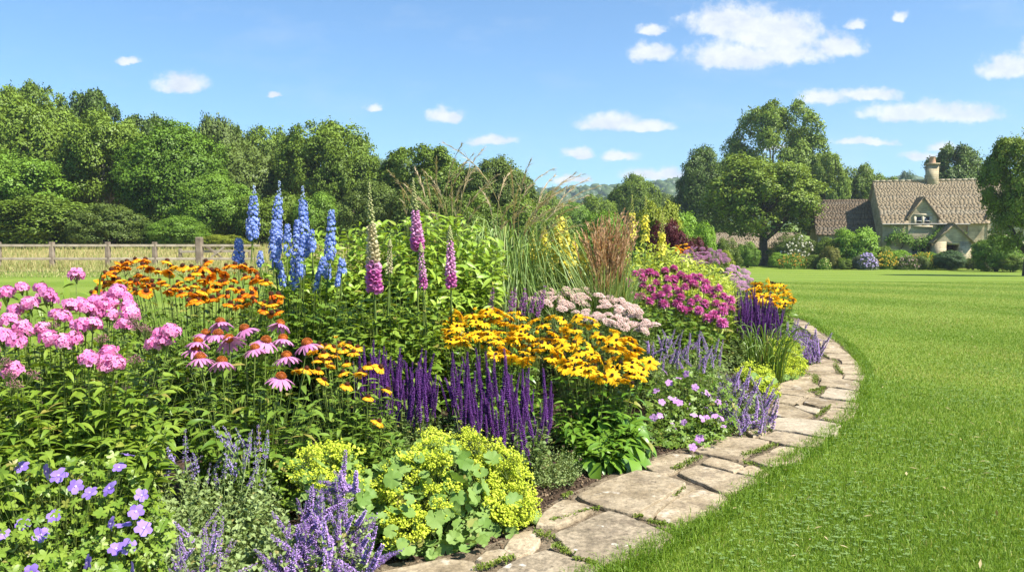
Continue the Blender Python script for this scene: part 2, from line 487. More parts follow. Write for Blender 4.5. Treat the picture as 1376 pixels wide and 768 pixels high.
inner_px = [(500, 765), (640, 740), (705, 712), (735, 682), (800, 650), (862, 622), (930, 600), (1000, 577), (1025, 552), (1042, 528), (1050, 508), (1075, 490), (1098, 476), (1098, 460), (1078, 444), (1062, 434)]
OUT = smooth_chain([(-1.3, 1.7), (-0.35, 2.35)] + [tuple(G(x, y)[:2]) for x, y in outer_px] + [(4.55, 14.6)], 6)
INN = smooth_chain([(-2.1, 2.2), (-1.2, 2.6)] + [tuple(G(x, y)[:2]) for x, y in inner_px] + [(4.1, 14.2)], 6)
BEDBACK = [(4.6, 15.5), (5.4, 19), (8.5, 27), (7.0, 33), (5.5, 30), (3.0, 20), (1.0, 12.5), (-1.0, 9.5), (-3.0, 7.3), (-6.0, 5.6), (-7.5, 3.5), (-4, 1.0), (-2.1, 2.2)]
BED = [tuple(p) for p in INN[::2]] + BEDBACK
NOGRASS = [tuple(p) for p in OUT[::2]] + BEDBACK[:-1] + [(-2.2, 1.0)]

def sheet(name, xs, ys, mat, dz=0.0, kind='structure', cond=None, hf=None):
    X, Y = np.meshgrid(xs, ys)
    Z = (hf or T)(X, Y) + dz
    V = np.stack([X, Y, Z], -1).reshape(-1, 3)
    nx, ny = len(xs), len(ys)
    i, j = np.meshgrid(np.arange(nx - 1), np.arange(ny - 1))
    a = (j * nx + i).ravel()
    q = np.stack([a, a + 1, a + 1 + nx, a + nx], -1)
    b = MB(); b.v = [V]; b.n = len(V); b.f = [(q, np.zeros(len(q), int))]
    o = b.obj(name, [mat], smooth=True)
    return tag(o, kind=kind)

# lawn material: mowing sheen painted as bands, patches and fine mottling
def lawn_mat():
    m = bpy.data.materials.new("lawn"); m.use_nodes = True
    N, L = m.node_tree.nodes, m.node_tree.links
    p = N['Principled BSDF']; p.inputs['Roughness'].default_value = 0.75; p.inputs['Specular IOR Level'].default_value = 0.15
    tc = N.new('ShaderNodeTexCoord')
    def noise(s, d=6, r=0.6, st=None):
        n = N.new('ShaderNodeTexNoise'); n.inputs['Scale'].default_value = s; n.inputs['Detail'].default_value = d; n.inputs['Roughness'].default_value = r
        if st:
            v = N.new('ShaderNodeVectorMath'); v.operation = 'MULTIPLY'; v.inputs[1].default_value = st
            L.new(tc.outputs['Object'], v.inputs[0]); L.new(v.outputs[0], n.inputs['Vector'])
        else: L.new(tc.outputs['Object'], n.inputs['Vector'])
        return n.outputs[0]
    def mix(f, a, b, bt='MIX'):
        n = N.new('ShaderNodeMix'); n.data_type = 'RGBA'; n.blend_type = bt
        for i, v in ((0, f), (6, a), (7, b)):
            if isinstance(v, tuple): n.inputs[i].default_value = (*v, 1)
            elif isinstance(v, (int, float)): n.inputs[i].default_value = v
            else: L.new(v, n.inputs[i])
        return n.outputs[2]
    def rng(v, a, b, c=0, d=1):
        n = N.new('ShaderNodeMapRange'); L.new(v, n.inputs[0])
        for i, q in zip((1, 2, 3, 4), (a, b, c, d)): n.inputs[i].default_value = q
        return n.outputs[0]
    c = mix(rng(noise(0.35), 0.35, 0.65), LAWN_A, LAWN_B)
    c = mix(rng(noise(2.2, 8), 0.5, 0.8, 0, 0.55), c, LAWN_C)
    # mown bands: sheen of leaning blades painted as broad rings that follow the bed
    sp = N.new('ShaderNodeSeparateXYZ'); L.new(tc.outputs['Object'], sp.inputs[0])
    def M(op, a, b):
        n = N.new('ShaderNodeMath'); n.operation = op
        for i, v in enumerate((a, b)):
            if isinstance(v, (int, float)): n.inputs[i].default_value = v
            else: L.new(v, n.inputs[i])
        return n.outputs[0]
    dx, dy = M('ADD', sp.outputs[0], 9.0), M('ADD', sp.outputs[1], -6.0)      # the mower follows the sweep of the border
    ph = M('MULTIPLY', M('SQRT', M('ADD', M('MULTIPLY', dx, dx), M('MULTIPLY', dy, dy)), 0), 1.45)
    ph = M('ADD', ph, M('MULTIPLY', noise(.4, 3), 1.6))
    c = mix(rng(M('SINE', ph, 0), -.6, .6, 0, .65), c, LAWN_SHEEN)
    c = mix(rng(noise(30, 4), 0.35, 0.7, 0, 0.45), c, (LAWN_B[0] * .55, LAWN_B[1] * .62, LAWN_B[2] * .5))
    L.new(c, p.inputs['Base Color'])
    b = N.new('ShaderNodeBump'); b.inputs['Strength'].default_value = 0.7; b.inputs['Distance'].default_value = 0.03
    L.new(noise(60, 6), b.inputs['Height']); L.new(b.outputs[0], p.inputs['Normal'])
    return m
LAWN_A, LAWN_B, LAWN_C, LAWN_SHEEN = (0.170, 0.240, 0.024), (0.135, 0.215, 0.018), (0.25, 0.27, 0.055), (0.25, 0.31, 0.050)
def axis(lo, hi, near, k):
    a = [0.0]
    while a[-1] < hi: a.append(a[-1] + near + a[-1] * k)
    b = [0.0]
    while b[-1] > lo: b.append(b[-1] - near + b[-1] * k)
    return np.array(sorted(set(a + b)))
M_LAWN = lawn_mat()
def TG(x, y):
    z = T(x, y)
    r = np.hypot(x, y)
    return z - 4.0 * sst(160, 420, r)
sheet("lawn", axis(-3000, 3000, 0.5, 0.09), axis(-30, 3200, 0.5, 0.06), M_LAWN, 0, hf=TG)
M_FIELD = noisemat("dry_field", [(0.20, 0.19, 0.07), (0.34, 0.27, 0.11), (0.42, 0.33, 0.15)], 1.2, 0.5, 0.9)
sheet("field", np.linspace(-75, -4.5, 30), np.linspace(28.6, 75, 24), M_FIELD, 0.03)
tuf = MB()

from mathutils.geometry import delaunay_2d_cdt
def ground_poly(poly, z, name, mat, kind='structure', step=0.4, mound=0.0):
    """a sheet over an outline, following the terrain"""
    pts = [Vector(p) for p in poly]; n = len(pts)
    a = np.array(poly); lo, hi = a.min(0), a.max(0)
    gx, gy = np.meshgrid(np.arange(lo[0], hi[0], step), np.arange(lo[1], hi[1], step))
    ok = inpoly(gx.ravel(), gy.ravel(), poly)
    extra = [Vector(p) for p in np.column_stack([gx.ravel(), gy.ravel()])[ok]]
    vs, es, fs, *_ = delaunay_2d_cdt(pts + extra, [(i, (i + 1) % n) for i in range(n)], [list(range(n))], 1, 1e-4)
    V = np.array([(v.x, v.y, 0) for v in vs]); V[:, 2] = T(V[:, 0], V[:, 1]) + z
    B = MB().raw(V, [tuple(f) for f in fs])
    o = B.obj(name, [mat], smooth=True)
    if kind: o['kind'] = kind
    return o
M_SOIL = noisemat("soil_dark", [(0.035, 0.022, 0.013), (0.075, 0.048, 0.030), (0.13, 0.09, 0.06)], 14, 1.0, 0.95, bscale=45, bdist=0.04)
ground_poly(BED, 0.008, "soil", M_SOIL)
M_MORTAR = noisemat("gravelly_joint", [(0.07, 0.052, 0.032), (0.16, 0.122, 0.078), (0.26, 0.205, 0.135)], 30, 0.9, 0.95, bscale=90, bdist=0.015)
path = ground_poly([tuple(p) for p in OUT] + [tuple(p) for p in INN[::-1]], 0.012, "path", M_MORTAR)
M_SLAB = noisemat("limestone_slab", [(0.175, 0.132, 0.08), (0.28, 0.218, 0.135), (0.385, 0.31, 0.205), (0.315, 0.235, 0.14)], 4.5, 0.9, 0.9, bscale=26, bdist=0.016, objrand=0.16, grain=.38, gscale=45, coord='Object',
                  spots=[(6, 0.56, (0.19, 0.145, 0.095), 0.55), (13, 0.64, (0.46, 0.40, 0.31), 0.75), (38, 0.62, (0.12, 0.095, 0.065), 0.6)])
M_SLAB_L = noisemat("lichened_slab", [(0.17, 0.135, 0.088), (0.28, 0.225, 0.15), (0.39, 0.32, 0.22)], 5, 0.9, 0.9, bscale=26, bdist=0.018, grain=.42, gscale=40,
                  spots=[(8, 0.56, (0.18, 0.14, 0.095), 0.6), (15, 0.655, (0.52, 0.48, 0.40), 0.85), (34, 0.62, (0.11, 0.085, 0.06), 0.6)])
M_SLAB_P = noisemat("pale_slab", [(0.28, 0.23, 0.155), (0.38, 0.315, 0.22), (0.45, 0.38, 0.275)], 4.5, 0.8, 0.9, bscale=26, bdist=0.014, grain=.28, gscale=45,
                  spots=[(9, 0.58, (0.27, 0.20, 0.13), 0.45), (34, 0.63, (0.16, 0.12, 0.08), 0.5)])
def slab(poly_px, k):
    z = 0.030 + random.uniform(-0.004, 0.005)
    pts = np.array([G(x, y, z)[:2] for x, y in poly_px])
    c = pts.mean(0); size = np.sqrt(abs(np.sum(pts[:, 0] * np.roll(pts[:, 1], 1) - pts[:, 1] * np.roll(pts[:, 0], 1))) / 2)
    gap = -0.006
    d = pts - c; pts = c + d * (1 - gap / np.maximum(np.linalg.norm(d, axis=1, keepdims=True), 0.03))
    out = []
    n = len(pts)
    for i in range(n):
        a, b = pts[i], pts[(i + 1) % n]
        m = max(3, int(np.linalg.norm(b - a) / 0.035))
        for t in np.arange(m) / m:
            p = a + (b - a) * t
            # worn corners
            if t == 0:
                p = p + (c - p) / np.linalg.norm(c - p) * 0.005
            nz = mnoise.noise(Vector((p[0] * 9, p[1] * 9, k * 3.1))) * 0.009 + mnoise.noise(Vector((p[0] * 30, p[1] * 30, k))) * 0.007
            out.append(p + (c - p) / max(np.linalg.norm(c - p), 1e-3) * nz)
    bm = bmesh.new()
    lo = (c[0], c[1])
    tx, ty = random.uniform(-.006, .006), random.uniform(-.006, .006)
    rings = [(0, -0.03), (0.0, z - 0.014), (0.004, z - 0.003), (0.009, z)]
    V = []
    for ins, zz in rings:
        V.append([bm.verts.new((p[0] + (c[0] - p[0]) / max(np.linalg.norm(c - p), .02) * ins, p[1] + (c[1] - p[1]) / max(np.linalg.norm(c - p), .02) * ins,
                 zz + (tx * (p[0] - c[0]) + ty * (p[1] - c[1])))) for p in out])
    m = len(out)
    for r in range(len(rings) - 1):
        for i in range(m):
            bm.faces.new((V[r][i], V[r][(i + 1) % m], V[r + 1][(i + 1) % m], V[r + 1][i]))
    bm.faces.new(V[-1])
    bmesh.ops.recalc_face_normals(bm, faces=bm.faces[:])
    me = bpy.data.meshes.new("slab"); bm.to_mesh(me); bm.free()
    me.materials.append(M_SLAB_L if k in (0, 14) else M_SLAB_P if k in (19, 22, 10) else M_SLAB)
    o = bpy.data.objects.new("slab", me); COL.objects.link(o)
    o.parent = path
for k, s in enumerate(SLABS): slab(s, k)

# moss and creeping weeds in the joints
MOSS = [((642, 765), (692, 748), 9, 170), ((722, 716), (742, 722), 10, 90), ((745, 732), (765, 745), 8, 120), ((770, 750), (802, 758), 5, 90), ((906, 631), (940, 614), 7, 240),
        ((998, 612), (1045, 597), 7, 300), ((1000, 622), (1012, 624), 4, 60), ((1122, 488), (1130, 502), 4, 200), ((1096, 504), (1096, 515), 6, 220), ((1086, 526), (1106, 522), 5, 200),
        ((1098, 531), (1108, 520), 5, 140), ((1097, 561), (1115, 545), 4, 200), ((1014, 584), (1034, 578), 4, 120), ((1080, 500), (1090, 504), 3, 60), ((1104, 474), (1110, 480), 4, 70),
        ((1018, 640), (1036, 628), 4, 70), ((757, 668), (768, 662), 5, 80), ((870, 700), (905, 708), 6, 160), ((1118, 482), (1126, 488), 3, 60), ((1104, 456), (1118, 459), 3, 40),
        ((852, 694), (862, 694), 4, 40), ((905, 668), (925, 652), 3, 50), ((775, 690), (808, 682), 4, 90), ((740, 700), (775, 692), 4, 60), ((1125, 568), (1106, 563), 4, 70)]
mb = MB(); mpos = []
for a, b, w, n in MOSS:
    for _ in range(int(n * .8)):
        t = R.random(); q = R.normal(0, 1, 2) * w * 0.45
        mpos.append(G(a[0] + (b[0] - a[0]) * t + q[0], a[1] + (b[1] - a[1]) * t + q[1] * 0.45, 0.028))
mpos = np.array(mpos); n = len(mpos)
up = nrm(np.column_stack([R.normal(0, .7, (n, 2)), np.ones(n)]))
mb.add(LEAF_SMALL[0], frames(mpos, up, R.normal(0, 1, (n, 3)), R.uniform(0.007, 0.017, n)))
dirs = nrm(np.column_stack([R.normal(0, 1, (n, 2)), np.full(n, .5)]))
mb.add(LEAF_SMALL[1], frames(mpos + [0, 0, .008], dirs, [0, 0, 1], R.uniform(0.006, 0.013, n)))
tag(mb.obj("moss", [leafmat("moss_green", (0.10, 0.16, 0.015), (0.20, 0.25, 0.03), 0.2)]), 'low moss and weeds in the joints of the path', None, kind='stuff')

# crumbs of soil and small stones along the bed edge
db = MB(); n = 1500
ii = R.integers(0, len(INN) - 8, n); pp = INN[ii] + (INN[ii + 1] - INN[ii]) * R.random((n, 1)) + R.normal(0, 0.07, (n, 2))
pp = pp - np.array([0.06, -0.03])
db.add(octa(1), frames(np.column_stack([pp, np.full(n, 0.014)]), R.normal(0, 1, (n, 3)), [0, 0.1, 1], R.uniform(0.002, 0.011, (n, 3))))
tag(db.obj("mulch_debris", [leafmat("mulch_mix", (0.06, 0.04, 0.025), (0.25, 0.18, 0.11), 0, 0.9, 0.1)]), kind='stuff')

# ------------------------------------------------------------------ grass blades
def blades(name, X, Y, h, w, mats, lean=0.45, zoff=0.0, seg=2, clump=0.0, label=None, pick=None):
    n = len(X)
    z = T(X, Y) + zoff
    az = R.uniform(0, 2 * PI, n)
    ld = np.stack([np.cos(az), np.sin(az)], -1) * (np.abs(R.normal(0, lean, n)))[:, None]
    sd = R.uniform(0, 2 * PI, n)
    side = np.stack([np.cos(sd), np.sin(sd), np.zeros(n)], -1) * w[:, None] * 0.5
    b = np.stack([X, Y, z], -1)
    m = b + np.column_stack([ld * (h * 0.35)[:, None], h * 0.6])
    t = b + np.column_stack([ld * h[:, None], h * np.maximum(0.35, 1 - 0.35 * np.linalg.norm(ld, axis=1))])
    V = np.stack([b - side, b + side, m + side * .75, m - side * .75, t], 1).reshape(-1, 3)
    k = np.arange(n) * 5
    B = MB(); B.v = [V]; B.n = len(V)
    mi = R.integers(0, len(mats), n) if pick is None else pick
    B.f = [(np.stack([k, k + 1, k + 2, k + 3], -1), mi), (np.stack([k + 3, k + 2, k + 4], -1), mi)]
    return tag(B.obj(name, mats), label, kind='stuff')

def lawn_blades():
    N = 780000
    dmin, dmax = 2.5, 30.0
    u = R.random(N)
    d = (dmin ** .30 + u * (dmax ** .30 - dmin ** .30)) ** (1 / .30)
    X = R.uniform(-0.30, 0.80, N) * d + R.uniform(-.6, 1.4, N)
    keep = ~inpoly(X, d, NOGRASS) & (X > -0.4 - 0.02 * d)
    # a ragged fringe that leans over the path
    X, d = X[keep], d[keep]
    n = len(X)
    pn = np.sin(X * 1.7 + np.sin(d * 1.3) * 1.5) * np.sin(d * 2.1 + X * .6)
    h = R.uniform(0.012, 0.030, n) * (1 + 0.25 * pn) * np.clip(1.1 - (d - 4) * .022, .5, 1.1)
    w = 0.0025 * (d / 3) ** 0.58 * R.uniform(.7, 1.3, n)
    band = np.clip(np.sin(1.45 * np.sqrt((X + 9) ** 2 + (d - 6) ** 2) + .8) * .7 + .5, 0, 1)  # mowing sheen put into colour: more pale and dry blades inside each band
    patch = np.sin(X * 1.1 + np.sin(d * .9) * 2) * np.sin(d * .8 + np.sin(X * 1.3) * 1.5)
    pd_ = np.clip(.04 + .24 * band * sst(6, 14, d) + .28 * np.maximum(patch, 0) ** 2, 0, 1); pa_ = .2 + .7 * band
    u_ = R.random(n); pick = np.where(u_ < pd_, 2, np.where(R.random(n) < pa_, 0, 1))
    blades("lawn_grass", X, d, h, w, [leafmat("grass_a", (0.150, 0.262, 0.020), (0.245, 0.350, 0.040), 0.3, 0.45, 0.3),
                                       leafmat("grass_b", (0.118, 0.222, 0.016), (0.200, 0.305, 0.030), 0.3, 0.45, 0.3),
                                       leafmat("grass_dry_sheen", (0.32, 0.34, 0.06), (0.48, 0.45, 0.16), 0.3, 0.5, 0.3)][:3], lean=.75, label='short mown lawn grass', pick=pick)
    # edge fringe
    m = 22000
    i = R.integers(8, len(OUT) - 2, m); f = R.random((m, 1))
    p = OUT[i] + (OUT[i + 1] - OUT[i]) * f + R.normal(0.0, .034, (m, 2))
    blades("edge_grass", p[:, 0], p[:, 1], R.uniform(.03, .07, m), 0.0035 * (p[:, 1] / 3) ** .6, [MATS["grass_a"], MATS["grass_b"]], .8, 0.0, label='longer grass along the edge of the path')
lawn_blades()
def lawn_litter():
    n = 2600; d = R.uniform(2.8, 11, n) ; X = R.uniform(-.1, .78, n) * d
    # clover in loose colonies, and a few dry clippings
    c = np.array([(1.6, 3.6), (2.6, 4.3), (2.0, 5.2), (3.6, 6.2), (1.2, 3.2), (4.6, 7.5), (3.0, 3.9), (4.2, 5.4)])
    k = R.integers(0, len(c), n); X = c[k, 0] + R.normal(0, .28, n); d = c[k, 1] + R.normal(0, .34, n)
    ok = ~inpoly(X, d, NOGRASS); X, d = X[ok], d[ok]; m = len(X)
    B = MB(); p = np.column_stack([X, d, T(X, d) + R.uniform(.018, .034, m)])
    for j in range(3):
        a = R.uniform(0, 6.28, m) if j == 0 else a + 2.094
        B.add(rhomb(1, .45, .1, .6), frames(p, np.column_stack([np.cos(a), np.sin(a), np.full(m, .15)]), [0, 0, 1], R.uniform(.008, .014, m)), 0)
    n = 420; d = R.uniform(2.8, 14, n); X = R.uniform(-.1, .78, n) * d; ok = ~inpoly(X, d, NOGRASS); X, d = X[ok], d[ok]; m = len(X)
    B.add(rhomb(1, .12, .04), frames(np.column_stack([X, d, T(X, d) + .03]), np.column_stack([R.normal(0, 1, (m, 2)), R.normal(0, .25, m)]), [0, 0, 1], R.uniform(.02, .055, m)), 1)
    tag(B.obj("clover_leaves", [leafmat("clover", (.13, .22, .05), (.22, .31, .09), .2), leafmat("dry_clipping", (.34, .27, .12), (.50, .42, .22), .1, .8)]), 'clover and dry clippings in the lawn', None, kind='stuff')
lawn_litter()
nf = 52000
d = R.uniform(24.5, 62, nf) ; X = R.uniform(-0.72, -0.16, nf) * d
kf = X < -5
hh = R.uniform(.12, .42, nf) * (0.22 + 0.78 * sst(25.5, 31.5, d))
blades("field_grass", X[kf], d[kf], hh[kf], R.uniform(.012, .03, kf.sum()), [leafmat("straw", (0.32, 0.30, 0.11), (0.50, 0.44, 0.20), 0.3, 0.7), leafmat("straw_green", (0.19, 0.25, 0.06), (0.32, 0.34, 0.11), 0.3, 0.7)], .5, label='dry uncut grass of the field')

# ------------------------------------------------------------------ fence
M_WOOD = noisemat("weathered_wood", [(0.13, 0.10, 0.07), (0.23, 0.18, 0.13), (0.33, 0.27, 0.20)], 3, 0.4, 0.85, bscale=40, objrand=0.12)
M_WOOD_P = noisemat("pale_rail", [(0.22, 0.185, 0.13), (0.33, 0.28, 0.20), (0.42, 0.36, 0.27)], 3, 0.3, 0.85, bscale=40, objrand=0.1)
def beam(name, a, b, w, h, mat, parent):
    a, b = Vector(a), Vector(b); L = (b - a).length
    bm = bmesh.new()
    bmesh.ops.create_cube(bm, size=1)
    bmesh.ops.scale(bm, vec=(w, L, h), verts=bm.verts)
    bmesh.ops.bevel(bm, geom=bm.edges[:], offset=min(w, h) * 0.12, segments=1, affect='EDGES')
    me = bpy.data.meshes.new(name); bm.to_mesh(me); bm.free(); me.materials.append(mat)
    o = bpy.data.objects.new(name, me); COL.objects.link(o); o.parent = parent
    q = (b - a).to_track_quat('Y', 'Z')
    o.matrix_basis = Matrix.Translation((a + b) / 2 - parent.location) @ q.to_matrix().to_4x4()
    return o
def gz(x, y): return float(T(x, y))
posts = [(-75, 31.0, .17, 0), (-2, 31.5, .17, 0), (70, 32, .18, 0), (145, 32.3, .18, 0), (208, 32.6, .17, 0), (268, 33, .26, .2)]
base = P(100, 361, 32)
fence = thing("post_and_rail_fence", "weathered timber post and rail fence along the dry field", "fence", (base[0], base[1], gz(base[0], base[1])))
tops = []
for px, d, w, ex in posts:
    x = P(px, 340, d)[0]; g = gz(x, d); zt = P(px, 325, d)[2] + ex
    beam("post", (x, d, g - .3), (x, d, zt), w, w, M_WOOD, fence); tops.append((x, d))
tops.append((P(350, 330, 33.6)[0], 33.6))
for (x0, y0), (x1, y1) in zip(tops[:-1], tops[1:]):
    for py, hgt in ((329.8, .095), (347.5, .095)):
        beam("rail", (x0, y0 - .06, P(0, py, y0)[2]), (x1, y1 - .06, P(0, py, y1)[2]), .06, hgt, M_WOOD_P, fence)
gp = P(270, 345, 38)
gate = thing("field_gate", "low grey wooden field gate with crossed braces behind thick fence post", "gate", (gp[0], gp[1], gz(gp[0], gp[1])))
for px in (235, 330): beam("post", (P(px, 0, 38)[0], 38, gz(-15, 38) - .2), (P(px, 0, 38)[0], 38, P(px, 334, 38)[2]), .14, .14, M_WOOD, gate)
for py in (338, 350): beam("rail", (P(235, 0, 38)[0], 37.93, P(0, py, 38)[2]), (P(330, 0, 38)[0], 37.93, P(0, py - 1, 38)[2]), .05, .12, M_WOOD_P, gate)
beam("brace", P(276, 330, 37.85), P(306, 352, 37.85), .04, .10, M_WOOD, gate)
beam("brace", P(301, 332, 37.8), P(283, 346, 37.8), .04, .10, M_WOOD_P, gate)

# ================================================================== COTTAGE
def stone_mat(name, cols, sx=3.2):
    m = bpy.data.materials.new(name); m.use_nodes = True
    N, L = m.node_tree.nodes, m.node_tree.links
    p = N['Principled BSDF']; p.inputs['Roughness'].default_value = 0.9; p.inputs['Specular IOR Level'].default_value = 0.15
    tc = N.new('ShaderNodeTexCoord')
    mp = N.new('ShaderNodeMapping'); mp.inputs['Rotation'].default_value = (PI / 2, 0, 0)
    g = N.new('ShaderNodeNewGeometry')
    # x+y along the wall, z up
    s = N.new('ShaderNodeSeparateXYZ'); L.new(tc.outputs['Object'], s.inputs[0])
    a = N.new('ShaderNodeMath'); a.operation = 'ADD'; L.new(s.outputs[0], a.inputs[0]); L.new(s.outputs[1], a.inputs[1])
    c = N.new('ShaderNodeCombineXYZ'); L.new(a.outputs[0], c.inputs[0]); L.new(s.outputs[2], c.inputs[1])
    nd = N.new('ShaderNodeTexNoise'); nd.inputs['Scale'].default_value = 2.5; L.new(c.outputs[0], nd.inputs['Vector'])
    ml = N.new('ShaderNodeVectorMath'); ml.operation = 'SCALE'; ml.inputs['Scale'].default_value = 0.06; L.new(nd.outputs['Color'], ml.inputs[0])
    ad = N.new('ShaderNodeVectorMath'); ad.operation = 'ADD'; L.new(c.outputs[0], ad.inputs[0]); L.new(ml.outputs[0], ad.inputs[1])
    b = N.new('ShaderNodeTexBrick'); b.inputs['Scale'].default_value = 1; b.inputs['Brick Width'].default_value = 0.42; b.inputs['Row Height'].default_value = 0.15
    b.inputs['Mortar Size'].default_value = 0.012; b.inputs['Color1'].default_value = (*cols[0], 1); b.inputs['Color2'].default_value = (*cols[1], 1); b.inputs['Mortar'].default_value = (*cols[2], 1)
    b.inputs['Mortar Smooth'].default_value = 0.3
    L.new(ad.outputs[0], b.inputs['Vector'])
    n = N.new('ShaderNodeTexNoise'); n.inputs['Scale'].default_value = 1.6; n.inputs['Detail'].default_value = 9; L.new(c.outputs[0], n.inputs['Vector'])
    mr = N.new('ShaderNodeMapRange'); L.new(n.outputs[0], mr.inputs[0]); mr.inputs[1].default_value = .3; mr.inputs[2].default_value = .7; mr.inputs[3].default_value = .65; mr.inputs[4].default_value = 1.25
    mm = N.new('ShaderNodeMix'); mm.data_type = 'RGBA'; mm.blend_type = 'MULTIPLY'; mm.inputs[0].default_value = 1
    L.new(b.outputs[0], mm.inputs[6]); L.new(mr.outputs[0], mm.inputs[7]); L.new(mm.outputs[2], p.inputs['Base Color'])
    bp = N.new('ShaderNodeBump'); bp.inputs['Strength'].default_value = 0.6; bp.inputs['Distance'].default_value = 0.03
    sb = N.new('ShaderNodeMath'); sb.operation = 'SUBTRACT'; L.new(n.outputs[0], sb.inputs[0]); L.new(b.outputs['Fac'], sb.inputs[1])
    L.new(sb.outputs[0], bp.inputs['Height']); L.new(bp.outputs[0], p.inputs['Normal'])
    return m
M_STONE = stone_mat("cotswold_stone", [(0.42, 0.34, 0.21), (0.53, 0.44, 0.29), (0.36, 0.30, 0.20)])
M_ASHLAR = noisemat("dressed_stone", [(0.42, 0.35, 0.23), (0.56, 0.47, 0.32)], 3, 0.3, 0.85)
M_ROOF = [leafmat("stone_slate_" + k, a, b, 0, .85, .2) for k, a, b in (("tan", (.25, .19, .118), (.32, .25, .16)), ("brown", (.205, .155, .096), (.265, .205, .13)), ("grey", (.25, .20, .135), (.315, .258, .178)))]
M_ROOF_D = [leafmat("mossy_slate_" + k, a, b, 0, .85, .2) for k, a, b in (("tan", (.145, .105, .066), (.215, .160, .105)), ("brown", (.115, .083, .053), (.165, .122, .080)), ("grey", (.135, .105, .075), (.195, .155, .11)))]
M_GLASS = solid("dark_window_glass", (0.02, 0.025, 0.03), 0.08, 0.6)
M_FRAME = solid("cream_frame", (0.55, 0.52, 0.43), 0.5)
M_DOOR = noisemat("oak_door", [(0.16, 0.09, 0.035), (0.28, 0.165, 0.07)], 6, 0.3, 0.7)
M_POT = noisemat("clay_pot", [(0.45, 0.26, 0.16), (0.55, 0.34, 0.22)], 6, 0.2, 0.8)
M_IRON = solid("grey_downpipe", (0.30, 0.27, 0.22), 0.5)

def prism(name, prof, y0, y1, mat, parent, axis='y', holes=None):
    """extrude an (x,z) outline from y0 to y1"""
    bm = bmesh.new()
    a = [bm.verts.new((x, y0, z)) for x, z in prof]; b = [bm.verts.new((x, y1, z)) for x, z in prof]
    n = len(prof)
    bm.faces.new(a); bm.faces.new(b[::-1])
    for i in range(n): bm.faces.new((a[i], b[i], b[(i + 1) % n], a[(i + 1) % n]))
    if axis == 'x':
        for v in bm.verts: v.co = Vector((v.co.y, v.co.x, v.co.z))
    bmesh.ops.recalc_face_normals(bm, faces=bm.faces[:])
    me = bpy.data.meshes.new(name); bm.to_mesh(me); bm.free(); me.materials.append(mat)
    o = bpy.data.objects.new(name, me); COL.objects.link(o); o.parent = parent
    return o

def slated(B, o, ux, uy, w, l, cuts=(), mat=0):
    """stone slates on the slope with lower corner o, eaves direction ux, up-slope direction uy (unit), width w, length l; cuts: (x0, x1, up to) left open"""
    o, ux, uy = map(np.array, (o, ux, uy)); nz = np.cross(ux, uy)
    s = 0.0; Ms, Ss, Rw = [], [], []; rw = 0
    while s < l:
        course = 0.175 - 0.06 * (s / l)
        x = -random.uniform(0, 0.25)
        while x < w:
            ww = random.uniform(0.18, 0.40) * (1 - 0.3 * s / l)
            x0, x1 = max(x, -0.05), min(x + ww, w + 0.05); xm = (x0 + x1) / 2
            if x1 - x0 > 0.05 and not any(c[0] - .02 < xm < c[1] + .02 and s + course * .5 < c[2] for c in cuts):
                th = random.uniform(0.012, 0.020)
                c = o + ux * xm + uy * (s + course * 0.5) + nz * (0.03 + random.uniform(0, 0.004))
                Rw.append(rw); Ms.append(c); Ss.append(((x1 - x0) / 2 - .004, min(course * 0.80, (l - s) * 0.6 + .05) + random.uniform(-.012, .012), th / 2))
            x += ww
        s += course; rw = random.randrange(3)
    V = np.array([(x, y, z) for x in (-1, 1) for y in (-1, 1) for z in (-1, 1)], float)
    Fq = np.array([(0, 1, 3, 2), (4, 6, 7, 5), (0, 4, 5, 1), (2, 3, 7, 6), (0, 2, 6, 4), (1, 5, 7, 3)])
    n = len(Ms)
    dd = np.tile(uy - nz * 0.09, (n, 1)) + R.normal(0, .003, (n, 3))
    Ms, Ss, row = np.array(Ms), np.array(Ss), np.array(Rw) % 3
    for k in range(3): B.add((V, [(Fq, None)]), frames(Ms[row == k], dd[row == k], nz, Ss[row == k]), k)
    # solid deck underneath
    smax = max([c[2] for c in cuts], default=0)
    xs = [0] + [v for c in sorted(cuts) for v in c[:2]] + [w]
    for x0, x1, s0, s1 in ([(0, w, smax, l)] + ([(xs[i], xs[i + 1], 0, smax) for i in range(0, len(xs), 2)] if cuts else [])):
        a = o - nz * 0.06 + ux * x0 + uy * s0; q = [a, a + ux * (x1 - x0), a + ux * (x1 - x0) + uy * (s1 - s0), a + uy * (s1 - s0)]
        q2 = [v + nz * 0.06 for v in q]
        B.raw(np.array(q + q2), [(3, 2, 1, 0), (4, 5, 6, 7), (0, 1, 5, 4), (1, 2, 6, 5), (2, 3, 7, 6), (3, 0, 4, 7)], mat)

HX, HY0, HROT = 27.6, 60.0, rad(-13)
HG = gz(29, 60)
HE = P(1200, 296, 60.0)[2] - HG          # eaves height
HR = P(1200, 243, 63.0)[2] - HG - 0.05          # ridge height
house = thing("stone_cottage", "cotswold stone cottage with mossy stone slate roof, gabled dormers and porch", "house", (HX, HY0, HG), rz=HROT)
HW, HD = 11.6, 6.4
prism("wall", [(0, -.4), (HD, -.4), (HD, HE - .12), (HD / 2, HR - .14), (0, HE - .12)], 0, HW, M_STONE, house, 'x')
mid = HD / 2; rise = HR - HE
sl_l = math.hypot(mid + .3, rise * (mid + .3) / mid); uyv = np.array([0, mid, rise]) / math.hypot(mid, rise)
B = MB()
d1 = 2.72
ov = 0.28
slated(B, (-.12, -ov, HE - rise * ov / mid), (1, 0, 0), uyv, HW + .24, math.hypot(mid, rise) * (mid + ov) / mid, cuts=[(d1 - .98 + .12, d1 + .98 + .12, .72), (d1 + 5.3 - .98 + .12, d1 + 5.3 + .98 + .12, .72)])
